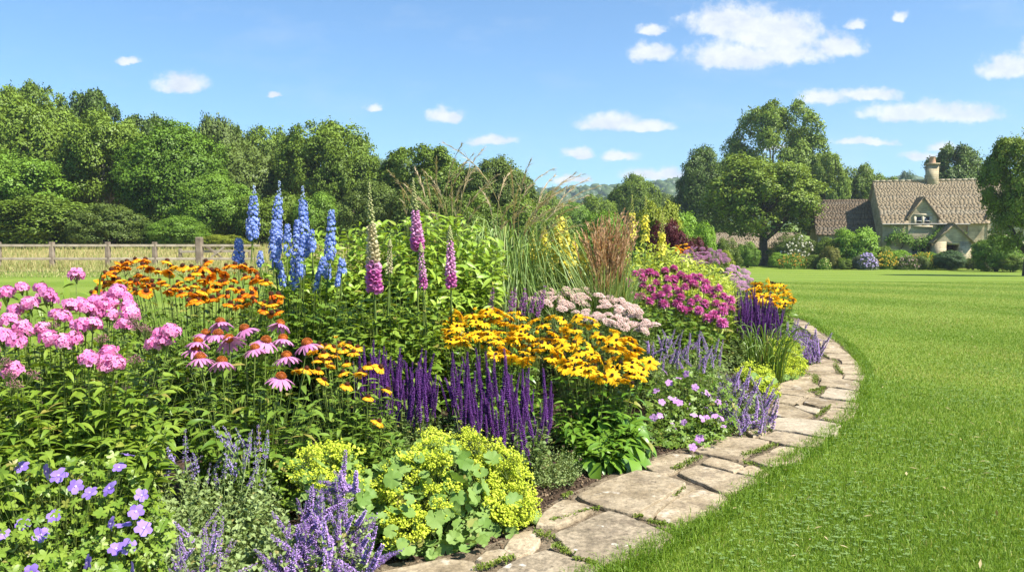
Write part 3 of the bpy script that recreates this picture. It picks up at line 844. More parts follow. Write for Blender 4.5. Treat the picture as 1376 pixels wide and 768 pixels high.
slated(B, (HW + .12, HD + ov, HE - rise * ov / mid), (-1, 0, 0), uyv * [1, -1, 1], HW + .24, math.hypot(mid, rise) * (mid + ov) / mid)
roof = B.obj("roof", M_ROOF, house)
B = MB()
x = -.14
while x < HW + .1:
    w = random.uniform(.35, .5); B.box((x, mid - .13, HR - .03), (x + w - .015, mid + .13, HR + .09 + random.uniform(-.015, .02))); x += w
rid = B.obj("ridge", [noisemat("ridge_stone", [(0.30, 0.25, 0.17), (0.45, 0.38, 0.27)], 4, .4)], roof)
# chimney
def lx(px, py=300, d=61.5): return (P(px, py, d)[0] - HX) * math.cos(HROT) + (d - HY0) * math.sin(HROT)
cx0 = 4.1
B = MB(); B.box((cx0 - .38, mid - .38, HR - .75), (cx0 + .38, mid + .38, HR + 1.20)); B.box((cx0 - .45, mid - .45, HR + 1.20), (cx0 + .45, mid + .45, HR + 1.32))
ch = B.obj("chimney", [M_STONE], house)
B = MB(); B.tubes(np.array([(cx0, mid, HR + 1.32), (cx0, mid, HR + 1.45), (cx0, mid, HR + 1.78), (cx0, mid, HR + 1.83)]), [.25, .24, .20, .24], 12)
B.obj("chimney_pot", [M_POT], ch, True)
def window(xc, z0, z1, wd, y, parent, lights=2, surround=True):
    B = MB()
    if surround:
        t = .13
        B.box((xc - wd / 2 - t, y - .05, z1), (xc + wd / 2 + t, y + .12, z1 + .17)); B.box((xc - wd / 2 - t - .05, y - .09, z0 - .12), (xc + wd / 2 + t + .05, y + .12, z0))
        for sx in (-1, 1): B.box((xc + sx * (wd / 2 + t / 2) - t / 2, y - .045, z0), (xc + sx * (wd / 2 + t / 2) + t / 2, y + .12, z1))
        for k in range(1, lights): xm = xc - wd / 2 + wd * k / lights; B.box((xm - .05, y - .045, z0), (xm + .05, y + .12, z1))
    f = B.obj("window", [M_ASHLAR], parent)
    B = MB()
    for k in range(lights):
        a = xc - wd / 2 + wd * k / lights + (.05 if k else 0); b = xc - wd / 2 + wd * (k + 1) / lights - (.05 if k < lights - 1 else 0)
        for lo, hi in (((a, z0), (b, z0 + .045)), ((a, z1 - .045), (b, z1)), ((a, z0 + .045), (a + .045, z1 - .045)), ((b - .045, z0 + .045), (b, z1 - .045)), ((a + .045, (z0 + z1) / 2 - .02), (b - .045, (z0 + z1) / 2 + .02))):
            B.box((lo[0], y - .035, lo[1]), (hi[0], y - .012, hi[1]))
    B.obj("frame", [M_FRAME], f)
    B = MB(); B.box((xc - wd / 2 + .002, y - .02, z0 + .002), (xc + wd / 2 - .002, y - .008, z1 - .002)); B.obj("pane", [M_GLASS], f)
    return f
def gable(name, xc, wd, ze, za, yb, yf, parent, roof_over=.14):
    """wall gable that rises through the eaves, with its own little roof running back into the slope"""
    prism(name, [(xc - wd / 2, HE - 1.6 if name != "porch_wall" else -.3), (xc + wd / 2, HE - 1.6 if name != "porch_wall" else -.3), (xc + wd / 2, ze), (xc, za), (xc - wd / 2, ze)], yf, yb, M_STONE, parent)
    B = MB()
    rr = za - ze; half = wd / 2 + roof_over; L = math.hypot(half, rr * half / (wd / 2))
    for sx in (-1, 1):
        u = np.array([-sx * wd / 2, 0, rr]); u = u / np.linalg.norm(u)
        o = np.array([xc + sx * half, yf - .12 if sx > 0 else yb, za - rr * half / (wd / 2) + .03])
        ux = np.array([0, 1, 0]) if sx > 0 else np.array([0, -1, 0])
        slated(B, o, ux, u, yb - yf + .12, L)
    return B.obj(name.replace("_wall", "_roof"), M_ROOF, parent)
gable("dormer_wall", d1, 1.95, HE + .25, HE + 1.62, 2.2, -.06, house)
gable("dormer_wall", d1 + 5.3, 1.95, HE + .25, HE + 1.62, 2.2, -.06, house)
for xx in (d1, d1 + 5.3): window(xx, HE - .42, HE + .30, .98, -.07, house)
window(2.5, .55, 1.55, 1.0, -.01, house)
window(9.0, .75, 1.75, 1.2, -.01, house)
# porch
pxc = 4.35
bodyz = 1.95
B = MB()
B.box((pxc - 1.2, -1.62, -.4), (pxc - .42, 0.002, bodyz)); B.box((pxc + .42, -1.62, -.4), (pxc + 1.2, 0.002, bodyz)); B.box((pxc - .42, -1.618, 1.72), (pxc + .42, -1.0, bodyz - .002))
B.obj("porch_wall", [M_STONE], house)
prism("porch_gable", [(pxc - 1.2, bodyz), (pxc + 1.2, bodyz), (pxc, bodyz + 1.22)], -1.62, 0, M_STONE, house)
B = MB(); half = 1.36; rr = 1.22 / 1.2
for sx in (-1, 1):
    u = nrm(np.array([-sx * 1.2, 0, 1.22]))
    slated(B, (pxc + sx * half, -1.76 if sx > 0 else .05, bodyz + 1.22 - rr * half + .04), (0, 1, 0) if sx > 0 else (0, -1, 0), u, 1.81, half * math.hypot(1, rr))
B.obj("porch_roof", M_ROOF, house)
B = MB(); B.box((pxc - .42, -.06, -.05), (pxc + .42, -.005, 1.72)); B.obj("door", [M_DOOR], house)
B = MB(); B.tubes(np.array([(5.75, -.09, -.3), (5.75, -.09, 1.6), (5.75, -.09, HE - .1)]), .05, 8); B.tubes(np.array([(-.1, -.36, HE - .30), (4, -.36, HE - .31), (5.8, -.36, HE - .33)]), .06, 8)
B.obj("downpipe", [M_IRON], house, True)
# lower wing set back at the near end
WZ, WR = 2.75, P(1140, 268, 66)[2] - HG - .1
B = MB()
prism("wing_wall", [(2.4, -.4), (7.2, -.4), (7.2, WZ - .1), (4.8, WR - .12), (2.4, WZ - .1)], -4.2, -.01, M_STONE, house, 'x')
wr = WR - WZ; u = nrm(np.array([0, 2.4, wr])); B = MB()
slated(B, (-4.35, 2.15, WZ - wr * .25 / 2.4), (1, 0, 0), u, 4.33, math.hypot(2.4, wr) * 2.65 / 2.4)
slated(B, (-.02, 7.45, WZ - wr * .25 / 2.4), (-1, 0, 0), u * [1, -1, 1], 4.33, math.hypot(2.4, wr) * 2.65 / 2.4)
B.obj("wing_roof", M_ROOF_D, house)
# outbuilding behind the orchard tree
sp = P(992, 340, 76)
shed = thing("garden_shed", "low stone outbuilding with pale slate roof behind the orchard tree trunk", "shed", (sp[0], sp[1], gz(sp[0], sp[1])), rz=rad(-12))
z0 = P(992, 330, 76)[2] - shed.location.z; z1 = P(992, 313, 78)[2] - shed.location.z
prism("wall", [(0, -.3), (4, -.3), (4, z0), (2, z1 - .1), (0, z0)], -2.2, 5.5, M_STONE, shed, 'x')
B = MB(); u = nrm(np.array([0, 2.0, z1 - z0]))
slated(B, (-2.5, -.3, z0 - .15 * (z1 - z0)), (1, 0, 0), u, 8.3, math.hypot(2, z1 - z0) * 1.15)
slated(B, (5.8, 4.3, z0 - .15 * (z1 - z0)), (-1, 0, 0), u * [1, -1, 1], 8.3, math.hypot(2, z1 - z0) * 1.15)
B.obj("roof", M_ROOF, shed)
B = MB(); B.box((1.0, -.03, .3), (2.0, -.005, z0 - .3)); B.obj("door", [M_DOOR], shed)

# ================================================================== TREES AND SHRUBS
def sprig_template(n=6, seed=1, elong=1.0):
    r = np.random.default_rng(seed); V, F = [], []
    for i in range(n):
        p = r.normal(0, .42, 3) * [1, 1, .6]; d = nrm(r.normal(0, 1, 3) * [1, 1, .55] + p * .8)
        t, fl = rhomb(.62 * elong, .22, .07)
        M = frames(p[None], d[None], nrm(r.normal(0, .45, 3) + [0, 0, 1]), .9)[0]
        F.append(fl[0][0] + len(V) * 4); V.append(t @ M[:, :3].T + M[:, 3])
    return np.concatenate(V), [(np.concatenate(F), None)]
SPRIGS = [sprig_template(6, s) for s in range(4)]
SPRIGS_L = [sprig_template(7, s + 9, 1.5) for s in range(3)]

def crown_mesh(name, seed, lobes, clumps, sprigs, ls, spread=0.62, lobe_r=(0.3, 0.48), clump_r=(0.34, 0.5), droop=0.0, flat=1.0, temps=None, egg=1.0):
    """crown in a unit ball: lobes > clumps > sprigs, leaves thrown to the outside of each clump"""
    r = np.random.default_rng(seed)
    pos, nor, outw = [], [], []
    for i in range(lobes):
        if i == 0: c = np.zeros(3); lr = 0.55
        else:
            k = (i + .5) / lobes
            ph = i * 2.399963 + r.normal(0, .3); zz = 1 - 1.75 * k + r.normal(0, .1); zz = np.clip(zz, -.85, 1)
            rr = math.sqrt(max(0.05, 1 - zz * zz)) * (1 - .22 * max(0, zz) * (egg - 1) * 2)
            c = np.array([math.cos(ph) * rr, math.sin(ph) * rr, zz]) * spread * r.uniform(.85, 1.12)
            lr = r.uniform(*lobe_r)
        for j in range(clumps):
            d = nrm(r.normal(0, 1, 3) + nrm(c + 1e-6) * .9 + [0, 0, .25])
            cc = c + d * lr * r.uniform(.7, 1.0); cr = lr * r.uniform(*clump_r)
            if np.linalg.norm(cc) > 1.06: cc *= 1.06 / np.linalg.norm(cc)
            n = r.integers(int(sprigs * .6), int(sprigs * 1.4))
            e = nrm(r.normal(0, 1, (n, 3)) + d * .55 + [0, 0, .35])
            rad_ = cr * np.cbrt(r.uniform(.35, 1.0, n))[:, None]
            p = cc + e * rad_ * [1, 1, .8]
            stray = r.random(n) < .08
            p[stray] += (d * r.uniform(.2, .6, (stray.sum(), 1)) + r.normal(0, .12, (stray.sum(), 3))) * cr
            if droop: p[:, 2] -= droop * r.uniform(0, 1, n) ** 2 * cr * 2
            pos.append(p); outw.append(nrm(e * .9 + d * .5 + nrm(c + 1e-6) * .35 + [0, 0, .1])); nor.append(nrm(e * 1.0 + [0, 0, .55] + r.normal(0, .28, (n, 3))))
    pos, nor, outw = np.concatenate(pos), np.concatenate(nor), np.concatenate(outw); pos[:, 2] *= flat; cn = []
    B = MB(); n = len(pos); T_ = temps or SPRIGS
    w = r.integers(0, len(T_), n)
    for k, t in enumerate(T_):
        s = w == k; m = s.sum()
        ax = np.cross(nor[s], r.normal(0, 1, (m, 3)))
        if droop: ax = ax + np.array([0, 0, -1.2])
        B.add(t, frames(pos[s], ax, nor[s], ls * r.uniform(.7, 1.3, m)))
        cn.append(np.repeat(nrm(outw[s] + nor[s] * .45 + r.normal(0, .14, (m, 3))), len(t[0]), 0))
    me = B.mesh(name, [None], True)
    me.normals_split_custom_set_from_vertices(np.concatenate(cn).astype(np.float32).tolist())
    return me
CR = {
 'round': crown_mesh("crown_round", 1, 22, 13, 26, .085),
 'broad': crown_mesh("crown_broad", 2, 26, 13, 26, .078, spread=.66, lobe_r=(.26, .42)),
 'tall': crown_mesh("crown_tall", 3, 24, 12, 26, .085, spread=.64, lobe_r=(.28, .42)),
 'loose': crown_mesh("crown_loose", 4, 34, 11, 24, .080, spread=.74, lobe_r=(.18, .32)),
 'open': crown_mesh("crown_open", 5, 44, 12, 24, .062, spread=.76, lobe_r=(.20, .32)),
 'weep': crown_mesh("crown_weep", 6, 24, 13, 26, .066, droop=.7, temps=SPRIGS_L),
 'bush': crown_mesh("crown_bush", 7, 16, 12, 20, .11, spread=.6, lobe_r=(.32, .46)),
 'fine': crown_mesh("crown_fine", 8, 18, 14, 26, .085, spread=.6, lobe_r=(.32, .46)),
 'dense': crown_mesh("crown_dense", 9, 30, 16, 26, .072, spread=.6, lobe_r=(.30, .42)),
 'orch': crown_mesh("crown_orchard", 10, 40, 12, 30, .062, spread=.70, lobe_r=(.20, .32), clump_r=(.36, .55)),
}
def gmat(name, c, v=.26, tr=.22):
    return leafmat(name, tuple(x * (1 - v) for x in c), tuple(x * (1 + v) for x in c), tr, .5, .25)
GM = {k: gmat("foliage_" + k, c) for k, c in dict(
    light=(.165, .245, .028), mid=(.140, .212, .024), rich=(.122, .218, .020), dark=(.092, .150, .022), olive=(.130, .185, .034), yellow=(.27, .32, .036),
    lime=(.21, .36, .034), lawny=(.160, .275, .030), wine=(.10, .019, .026), grey=(.19, .23, .125), rust=(.19, .20, .042), orch=(.185, .262, .032), blue=(.09, .155, .06)).items()}
M_BARK = noisemat("bark", [(0.045, 0.035, 0.026), (0.10, 0.08, 0.06), (0.16, 0.13, 0.10)], 6, 0.9, 0.95, bscale=18, bdist=.05)
M_BARK_P = noisemat("pale_bark", [(0.22, 0.19, 0.15), (0.42, 0.38, 0.32)], 5, 0.6, 0.9, bscale=18, bdist=.03)

def trunk_mesh(H, zb, zc, rx, rz_, r0, nl, seed, lean=0.0, limbs_from=.55):
    """H: total, crown centre at zc with radii rx, rz; trunk from 0 up into the crown"""
    r = np.random.default_rng(seed); B = MB()
    top = zc + rz_ * .45
    zs = np.linspace(0, 1, 7)
    pts = np.array([(lean * t * t * rx + .03 * H * math.sin(t * 4 + seed) * t * .5, .02 * H * math.sin(t * 3 + 2 * seed) * t, t * top - (.15 if t == 0 else 0)) for t in zs])
    B.tubes(pts, [r0 * 1.5, r0, r0 * .86, r0 * .68, r0 * .5, r0 * .32, r0 * .12], 9)
    for i in range(nl):
        t0 = r.uniform(limbs_from * zb / top + .05, .75); a = i * 2.4 + r.normal(0, .3)
        f = t0 * 6; k = min(5, int(f)); s = pts[k] + (pts[k + 1] - pts[k]) * (f - k)
        e = np.array([math.cos(a) * rx * r.uniform(.5, .85), math.sin(a) * rx * r.uniform(.5, .85), zc + rz_ * r.uniform(-.35, .6)])
        m1 = s + (e - s) * .35 + [0, 0, -.05 * H * r.random()]; m2 = s + (e - s) * .7 + [0, 0, .03 * H]
        rr = r0 * (1 - t0) * .75 + r0 * .08
        B.tubes(np.array([s, m1, m2, e]), [rr, rr * .7, rr * .42, rr * .12], 6)
        for q in range(2):
            s2 = m1 + (m2 - m1) * r.random(); e2 = s2 + nrm(r.normal(0, 1, 3) + [0, 0, .4] + (e - s) / np.linalg.norm(e - s)) * rx * .4
            B.tubes(np.array([s2, (s2 + e2) / 2 + [0, 0, .02 * H], e2]), [rr * .4, rr * .25, rr * .06], 5)
    return B

NT = [0]
def tree(label, px, py, wpx, d, crown, mat, cb=.12, name="tree", cat="tree", r0=None, nl=7, bark=None, group=None, ybase=None, spin=None, dy=.85, extra=None, limbs=.55):
    NT[0] += 1; k = NT[0]
    c = P(px, py, d); g = gz(c[0], d); H = c[2] - g; w = wpx / FPX * d
    t = thing(name, label, cat, (c[0], d, g), group)
    rz_ = H * (1 - cb) / 2; zc = H - rz_
    rx = w / 2
    if nl:
        B = trunk_mesh(H, zc - rz_, zc, rx, rz_, r0 or H * .022, nl, k, limbs_from=limbs)
        B.obj("trunk", [bark or M_BARK], t, True)
    o = inst("crown", CR[crown], t, Vector((c[0], d, g + zc)), s=(rx, rx * dy, rz_), spin=(k * 1.7 if spin is None else spin), mats=[GM[mat]])
    return t
def shrub(label, px, py, wpx, d, crown, mat, name="shrub", cat="shrub", yb=None, **kw):
    """yb: pixel row of its foot; the ground stands where the depth says"""
    c = P(px, py, d); g = gz(c[0], d); H = c[2] - g; w = wpx / FPX * d
    t = thing(name, label, cat, (c[0], d, g), kw.get('group'))
    inst("crown", CR[crown], t, Vector((c[0], d, g + H * .46)), s=(w / 2, w / 2 * .9, H * .54), spin=px * .37, mats=[GM[mat] if isinstance(mat, str) else mat])
    B = MB()
    for i in range(4):
        a = i * 1.6; e = np.array([math.cos(a) * w * .25, math.sin(a) * w * .22, H * .6]); B.tubes(np.array([(0, 0, -.1), e * .5, e]), [.035 * H, .025 * H, .006 * H], 5)
    B.obj("trunk", [M_BARK], t, True)
    return t

# --- woodland edge on the left, back to front
W = "woodland trees beyond the field fence"
TREES = [
 # label, px, top, width, d, crown, mat, bottom
 ("dark green tree crown rising at the back above the birch with pale stems", 118, 119, 84, 74, 'loose', 'dark', .1),
 ("tall mid green tree at the back, highest on the woodland skyline", 48, 109, 92, 72, 'broad', 'mid', .1),
 ("pale green tall tree cut by the edge of the photo above the fence", -18, 120, 110, 62, 'round', 'light', .08),
 ("dark narrow tree behind the rich green maple", 192, 154, 78, 74, 'loose', 'dark', .1),
 ("dark tree filling the gap behind the maple and the willow", 250, 176, 80, 78, 'loose', 'dark', .1),
 ("olive green birch with drooping branches on the wood skyline", 296, 158, 78, 70, 'weep', 'olive', .06),
 ("slim dark tree top beside the olive birch", 312, 166, 34, 78, 'loose', 'dark', .1),
 ("bright green tree top behind the weeping olive tree", 365, 170, 86, 76, 'round', 'light', .08),
 ("weeping olive green tree with hanging foliage behind the delphiniums", 322, 192, 120, 62, 'weep', 'olive', .04),
 ("mid green tree between the weeping tree and the tall oak", 392, 186, 80, 70, 'tall', 'mid', .06),
 ("tall bushy oak above the foxgloves with a high rounded top", 436, 160, 112, 60, 'broad', 'light', .1),
 ("rounded green tree leaning out from the tall oak", 472, 192, 92, 57, 'round', 'mid', .06),
 ("big light green tree in front of the wood by the first fence rails", 38, 132, 138, 56, 'broad', 'light', .04),
 ("airy light green birch with pale bare stems showing", 140, 152, 116, 54, 'tall', 'light', .16),
 ("rich green dense maple with rounded top above the thick fence post", 232, 168, 124, 52, 'dense', 'rich', .03),
 ("low spreading pale green tree at the edge of the photo behind the fence", 10, 200, 150, 48, 'round', 'lawny', .03),
 ("bright yellow green bushy tree between maple and delphiniums", 290, 236, 92, 49, 'dense', 'lawny', .02),
 ("dark green hedgerow tree under the loose grass plumes", 566, 196, 112, 52, 'loose', 'mid', .06),
 ("dark bushy tree behind the pale seed heads of the tall grass", 612, 220, 90, 56, 'round', 'dark', .06),
 ("olive green rounded tree standing behind the tall grass", 668, 214, 96, 50, 'dense', 'olive', .04),
 ("dark hedgerow tree between oak and foxgloves", 522, 224, 66, 62, 'round', 'dark', .06),
]
for lb, px, py, w, d, cr, mt, cb in TREES:
    tree(lb, px, py, w * 1.2, d, cr, mt, cb, group=None, nl=5 if 'bare stems' not in lb else 9, bark=M_BARK_P if 'pale' in lb and 'stems' in lb else None)
SHRUBS = [
 ("dark green thicket at the wood edge behind the first fence posts", 60, 262, 150, 46, 'bush', 'mid'),
 ("grey green bush between the second and third fence posts", 146, 276, 96, 45, 'fine', 'olive'),
 ("low dark bush behind the third fence post", 196, 296, 70, 46, 'bush', 'dark'),
 ("bright green rounded bush just behind the thick fence post", 240, 292, 78, 45, 'fine', 'lawny'),
 ("yellow green low hedge bush right of the thick fence post", 296, 316, 70, 44, 'fine', 'yellow'),
 ("light green bush beyond the two palest delphiniums", 352, 262, 80, 48, 'bush', 'light'),
 ("fine leaved green bush behind the tallest blue delphiniums", 428, 262, 76, 48, 'fine', 'lawny'),
 ("green bush under the tall oak behind the rightmost delphinium", 396, 258, 74, 50, 'bush', 'light'),
 ("olive spreading bush behind the cream foxglove", 502, 246, 88, 46, 'fine', 'olive'),
 ("olive hedge bush beyond the tall pink foxglove", 566, 252, 96, 44, 'bush', 'olive'),
 ("mid green hedge bush behind the arching grass clump", 632, 262, 100, 44, 'fine', 'mid'),
 ("loose green hedge bush behind the plumes of the tall grass", 704, 262, 84, 48, 'bush', 'light'),
]
for a in SHRUBS: shrub(*a)
FAR = [
 ("round dark green tree in the middle distance before the wooded hill", 852, 237, 76, 95, 'dense', 'mid', .05),
 ("pale green tree behind the yellow mullein spikes", 806, 262, 66, 90, 'round', 'light', .05),
 ("light green tree in the valley above the brown feather grass", 770, 270, 62, 85, 'broad', 'lawny', .05),
 ("mid green valley tree above the yellow loosestrife", 728, 258, 62, 80, 'round', 'mid', .05),
 ("dull green distant tree beside the round dark green tree", 892, 262, 56, 110, 'dense', 'olive', .05),
]
for lb, px, py, w, d, cr, mt, cb in FAR: tree(lb, px, py, w, d, cr, mt, cb, nl=4)
SH2 = [
 ("yellow green shrub above the wine red shrub at the end of the border", 884, 268, 70, 30, 'bush', 'yellow'),
 ("lime green loose shrub beside the yellow green shrub", 918, 290, 62, 32, 'fine', 'lime'),
 ("mid green shrub filling the back of the border behind brown feather grass", 812, 288, 80, 26, 'fine', 'lawny'),
 ("green shrub behind the yellow spires of loosestrife", 748, 290, 76, 24, 'fine', 'mid'),
 ("wine red smoke bush at the far end of the border", 898, 300, 66, 21, 'fine', 'wine'),
 ("small dark red barberry below the bright green shrub", 934, 322, 44, 22, 'fine', 'wine'),
 ("bright green rounded shrub next to the wine red smoke bush", 947, 302, 40, 25, 'fine', 'lime'),
 ("clipped olive hedge mound with brownish top at the lawn edge", 974, 322, 42, 34, 'fine', 'olive'),
 ("small bright green mound in front of the clipped olive mound", 972, 338, 32, 27, 'fine', 'yellow'),
 ("grassy green clump growing between clipped mound and orchard tree trunk", 1005, 326, 34, 60, 'fine', 'lawny'),
]
for a in SH2: shrub(*a)
# --- right hand trees
tree("tall spreading tree behind the orchard tree, highest crown near the cottage", 1042, 143, 146, 92, 'open', 'light', .14, nl=12, r0=.35)
tree("dark green tree tucked behind the orchard tree on its shaded side", 948, 200, 92, 84, 'dense', 'dark', .06, nl=5)
tree("light green lower crown between the tallest tree and the cottage wing", 1108, 206, 66, 86, 'loose', 'light', .08)
tree("green tree rising behind the cottage wing roof", 1158, 219, 84, 88, 'broad', 'mid', .06)
tree("smaller green tree behind the main roof and left of the chimney", 1202, 240, 56, 90, 'round', 'light', .06)
tree("dark green tree behind the cottage chimney", 1286, 194, 100, 84, 'loose', 'dark', .06)
tree("bluish tree on the far rise seen over the cottage roof", 1216, 231, 34, 200, 'round', 'blue', .06, nl=3)
orch = tree("round topped orchard tree with dark forked trunk on the lawn edge", 1028, 208, 184, 66, 'round', 'orch', .24, r0=.36, nl=9, bark=M_BARK, dy=.8, limbs=.75)
tree("leafy tree overhanging the cottage and cut by the photo edge", 1390, 170, 124, 40, 'orch', 'orch', .16, nl=9, r0=.24)
shrub("large dome of glossy green shrub beside the cottage porch", 1340, 316, 62, 51, 'dense', 'lawny')

# --- planting in front of the cottage
COT = [
 ("white flowered hydrangea bush right of the orchard tree trunk", 1068, 316, 62, 62, 'fine', 'olive'),
 ("small lime bush at the foot of the white hydrangea", 1046, 340, 30, 60, 'fine', 'lime'),
 ("spreading shrub with sunlit yellow green leaves below the cottage wing", 1148, 305, 66, 58, 'bush', 'lime'),
 ("dark leafy shrub under the cottage wing roof", 1122, 318, 56, 59, 'bush', 'mid'),
 ("upright dusky grass clump between hydrangea and yellow green shrub", 1116, 332, 30, 56, 'fine', 'rust'),
 ("low green mound in front of the dusky grass clump", 1096, 343, 38, 57, 'fine', 'mid'),
 ("grey lavender mound before the cottage at the lawn edge", 1160, 343, 36, 55.5, 'fine', 'grey'),
 ("low green cushion beside the grey lavender mound", 1132, 347, 28, 55.5, 'fine', 'mid'),
 ("green shrub under the dormer window with yellow flowers beside it", 1206, 337, 46, 57, 'fine', 'lime'),
 ("dull green cushion in front of the yellow flowers", 1236, 344, 28, 55, 'fine', 'olive'),
 ("loose bush with pale tips in front of the cottage porch wall", 1257, 338, 34, 57, 'bush', 'lawny'),
 ("clipped blue green dome in front of the cottage porch", 1276, 337, 46, 54.5, 'dense', 'blue'),
 ("small green plant between the clipped dome and the glossy shrub dome", 1308, 346, 22, 54.5, 'fine', 'olive'),
 ("low shrub at the trunk of the overhanging leafy tree", 1360, 343, 40, 50, 'fine', 'mid'),
 ("dark climbing shrub on the cottage wall right of the porch", 1318, 318, 26, 59.3, 'bush', 'dark'),
 ("dark green bush at the near corner of the cottage", 1184, 330, 30, 58.5, 'bush', 'mid'),
]
for a in COT: shrub(*a)
# climbing wisteria along the wall: stem, leaf masses under the dormer
vp = house.matrix_basis
bpy.context.view_layer.update()
HM = house.matrix_world.copy()
vine = thing("wall_climber", "green climbing vine trained along the cottage wall under the dormer window", "vine", tuple(HM @ Vector((1.2, -.2, 0))))
B = MB()
stem = np.array([HM @ Vector(q) for q in [(1.2, -.15, -.1), (1.1, -.12, 1.0), (1.5, -.12, 1.9), (2.6, -.12, 2.15), (4.0, -.12, 2.2), (5.0, -.12, 2.7)]])
B.tubes(stem - np.array(vine.location), [.06, .05, .045, .04, .03, .015], 6); B.obj("stem", [M_BARK], vine, True)
n = 850; t = R.random(n)
c = np.column_stack([.3 + 5.2 * t, R.uniform(-.75, -.06, n) * (.4 + .6 * np.abs(np.sin(t * 9))), 2.0 + .35 * np.sin(t * 11) + .55 * t ** 3 + R.normal(0, .22, n)])
c = np.array([HM @ Vector(q) for q in c]) - np.array(vine.location)
B = MB(); nr = nrm(np.column_stack([R.normal(-.2, .4, n), R.normal(-.6, .4, n), R.uniform(.3, 1, n)]))
B.add(SPRIGS[0], frames(c, np.cross(nr, R.normal(0, 1, (n, 3))), nr, R.uniform(.12, .24, n)))
B.obj("foliage", [GM['lawny']], vine)

# flower drifts at the foot of the cottage
def drift(label, px, py, wpx, d, cols, name="flower_clump", nleaf=700, nfl=150, fs=.05, lm='lawny', cat="flowers"):
    c = P(px, py, d); g = gz(c[0], d); H = c[2] - g; w = wpx / FPX * d
    t = thing(name, label, cat, (c[0], d, g))
    q = nrm(R.normal(0, 1, (nleaf, 3)) * [1, 1, 1]); q[:, 2] = np.abs(q[:, 2])
    p = q * np.cbrt(R.uniform(.3, 1, nleaf))[:, None] * [w / 2, w / 2.4, H]
    B = MB(); B.add(SPRIGS[1], frames(p, R.normal(0, 1, (nleaf, 3)), nrm(q + [0, 0, .6]), R.uniform(.08, .16, nleaf)))
    B.obj("foliage", [GM[lm] if isinstance(lm, str) else lm], t)
    q = nrm(R.normal(0, 1, (nfl, 3))); q[:, 2] = np.abs(q[:, 2]) * .8 + .2
    p = q * [w / 2, w / 2.4, H] * R.uniform(.78, 1.06, (nfl, 1))
    B = MB(); B.add(ico(1), frames(p, R.normal(0, 1, (nfl, 3)), [0, 0, 1], R.uniform(fs * .4, fs * 1.3, (nfl, 3))))
    B.obj("blossom", [petmat("bl_" + label[:30], *cols)], t)
    return t
Y1, Y2 = (.75, .50, .03), (.85, .62, .08)
drift("white hydrangea flowers on the bush right of the orchard trunk", 1072, 318, 44, 60.5, ((.62, .60, .45), (.75, .73, .6)), fs=.10, nleaf=500, nfl=100, lm='olive')
drift("orange and yellow flowers low along the lawn edge near orchard tree", 1066, 341, 40, 57, ((.62, .28, .05), (.75, .50, .08)), lm='lawny')
drift("lilac flower cushion at the lawn edge below the cottage corner", 1166, 341, 26, 55, ((.42, .33, .60), (.55, .46, .70)), fs=.08, lm='grey', nfl=260)
drift("yellow daisies below the dormer window at the cottage", 1192, 338, 30, 56, (Y1, Y2), nfl=200)
drift("golden yellow flowers beside the porch bush", 1240, 338, 34, 56, ((.62, .42, .05), (.80, .55, .06)), nfl=220)
drift("dusty pink flowers in front of the golden yellow ones", 1222, 343, 30, 55, ((.45, .30, .30), (.60, .42, .38)), nfl=120, lm='olive')
drift("small pale yellow flowers by the low green cushion", 1108, 347, 18, 55.4, ((.62, .60, .18), (.75, .70, .3)), nfl=90)

# ================================================================== DISTANT HILLS
def hill_h(X, Y):
    X, Y = np.asarray(X, float), np.asarray(Y, float)
    q = X / np.maximum(Y, 1) * FPX + CX                 # bearing as a column on the skyline
    prof = np.interp(q, [-400, 200, 470, 520, 560, 640, 720, 745, 790, 850, 905, 930, 1000, 1100, 1180, 1213, 1245, 1320, 1500, 2000],
                     [215, 225, 224, 212, 216, 246, 252, 249, 246, 241, 234, 240, 250, 252, 240, 230, 240, 250, 246, 240])
    top = CAM_H + (HY + 4 - prof) / FPX * 620 - 11
    return -6 + (top + 6) * (0.45 * sst(230, 420, Y) + 0.55 * sst(430, 625, Y)) * (1 - .35 * sst(650, 900, Y)) * (1 + .02 * np.sin(X / 23) * np.sin(Y / 31))
M_HILL = noisemat("wooded_slope", [(.030, .055, .016), (.055, .090, .024), (.12, .14, .05)], .05, .5, .95, bscale=.4, bdist=2)
xs = np.linspace(-900, 900, 130); ys = np.linspace(225, 900, 70)
sheet("hills", xs, ys, M_HILL, 0, hf=hill_h)
n = 9500
Yh = R.uniform(300, 720, n); Xh = R.uniform(-.75, .78, n) * Yh
Zh = hill_h(Xh, Yh)
def blob(seed):
    bm = bmesh.new(); bmesh.ops.create_icosphere(bm, subdivisions=2, radius=1)
    for v in bm.verts: v.co *= 1 + .38 * mnoise.noise(v.co * 1.7 + Vector((seed * 7, 0, 0))) + .22 * mnoise.noise(v.co * 4.5 + Vector((seed * 3, 5, 0)))
    V = np.array([v.co[:] for v in bm.verts]); F = np.array([[v.index for v in f.verts] for f in bm.faces]); bm.free()
    return V, [(F, None)]
def woods(B, X, Y, Z, s):
    for i in range(5):
        k = np.arange(i, len(X), 5); m = len(k); a = R.uniform(0, 6.28, m)
        B.add(blob(i), frames(np.column_stack([X[k], Y[k], Z[k]]), np.column_stack([np.cos(a), np.sin(a), a * 0]), [0, 0, 1], s[k][:, None] * R.uniform(.75, 1.15, (m, 3))))
B = MB(); woods(B, Xh, Yh, Zh + 2, R.uniform(2.2, 4.8, n))
tag(B.obj("hill_woodland", [leafmat("hill_leaf", (.030, .062, .018), (.075, .118, .032), 0)], smooth=True), "far wooded hillside beyond the garden", None, kind='stuff')
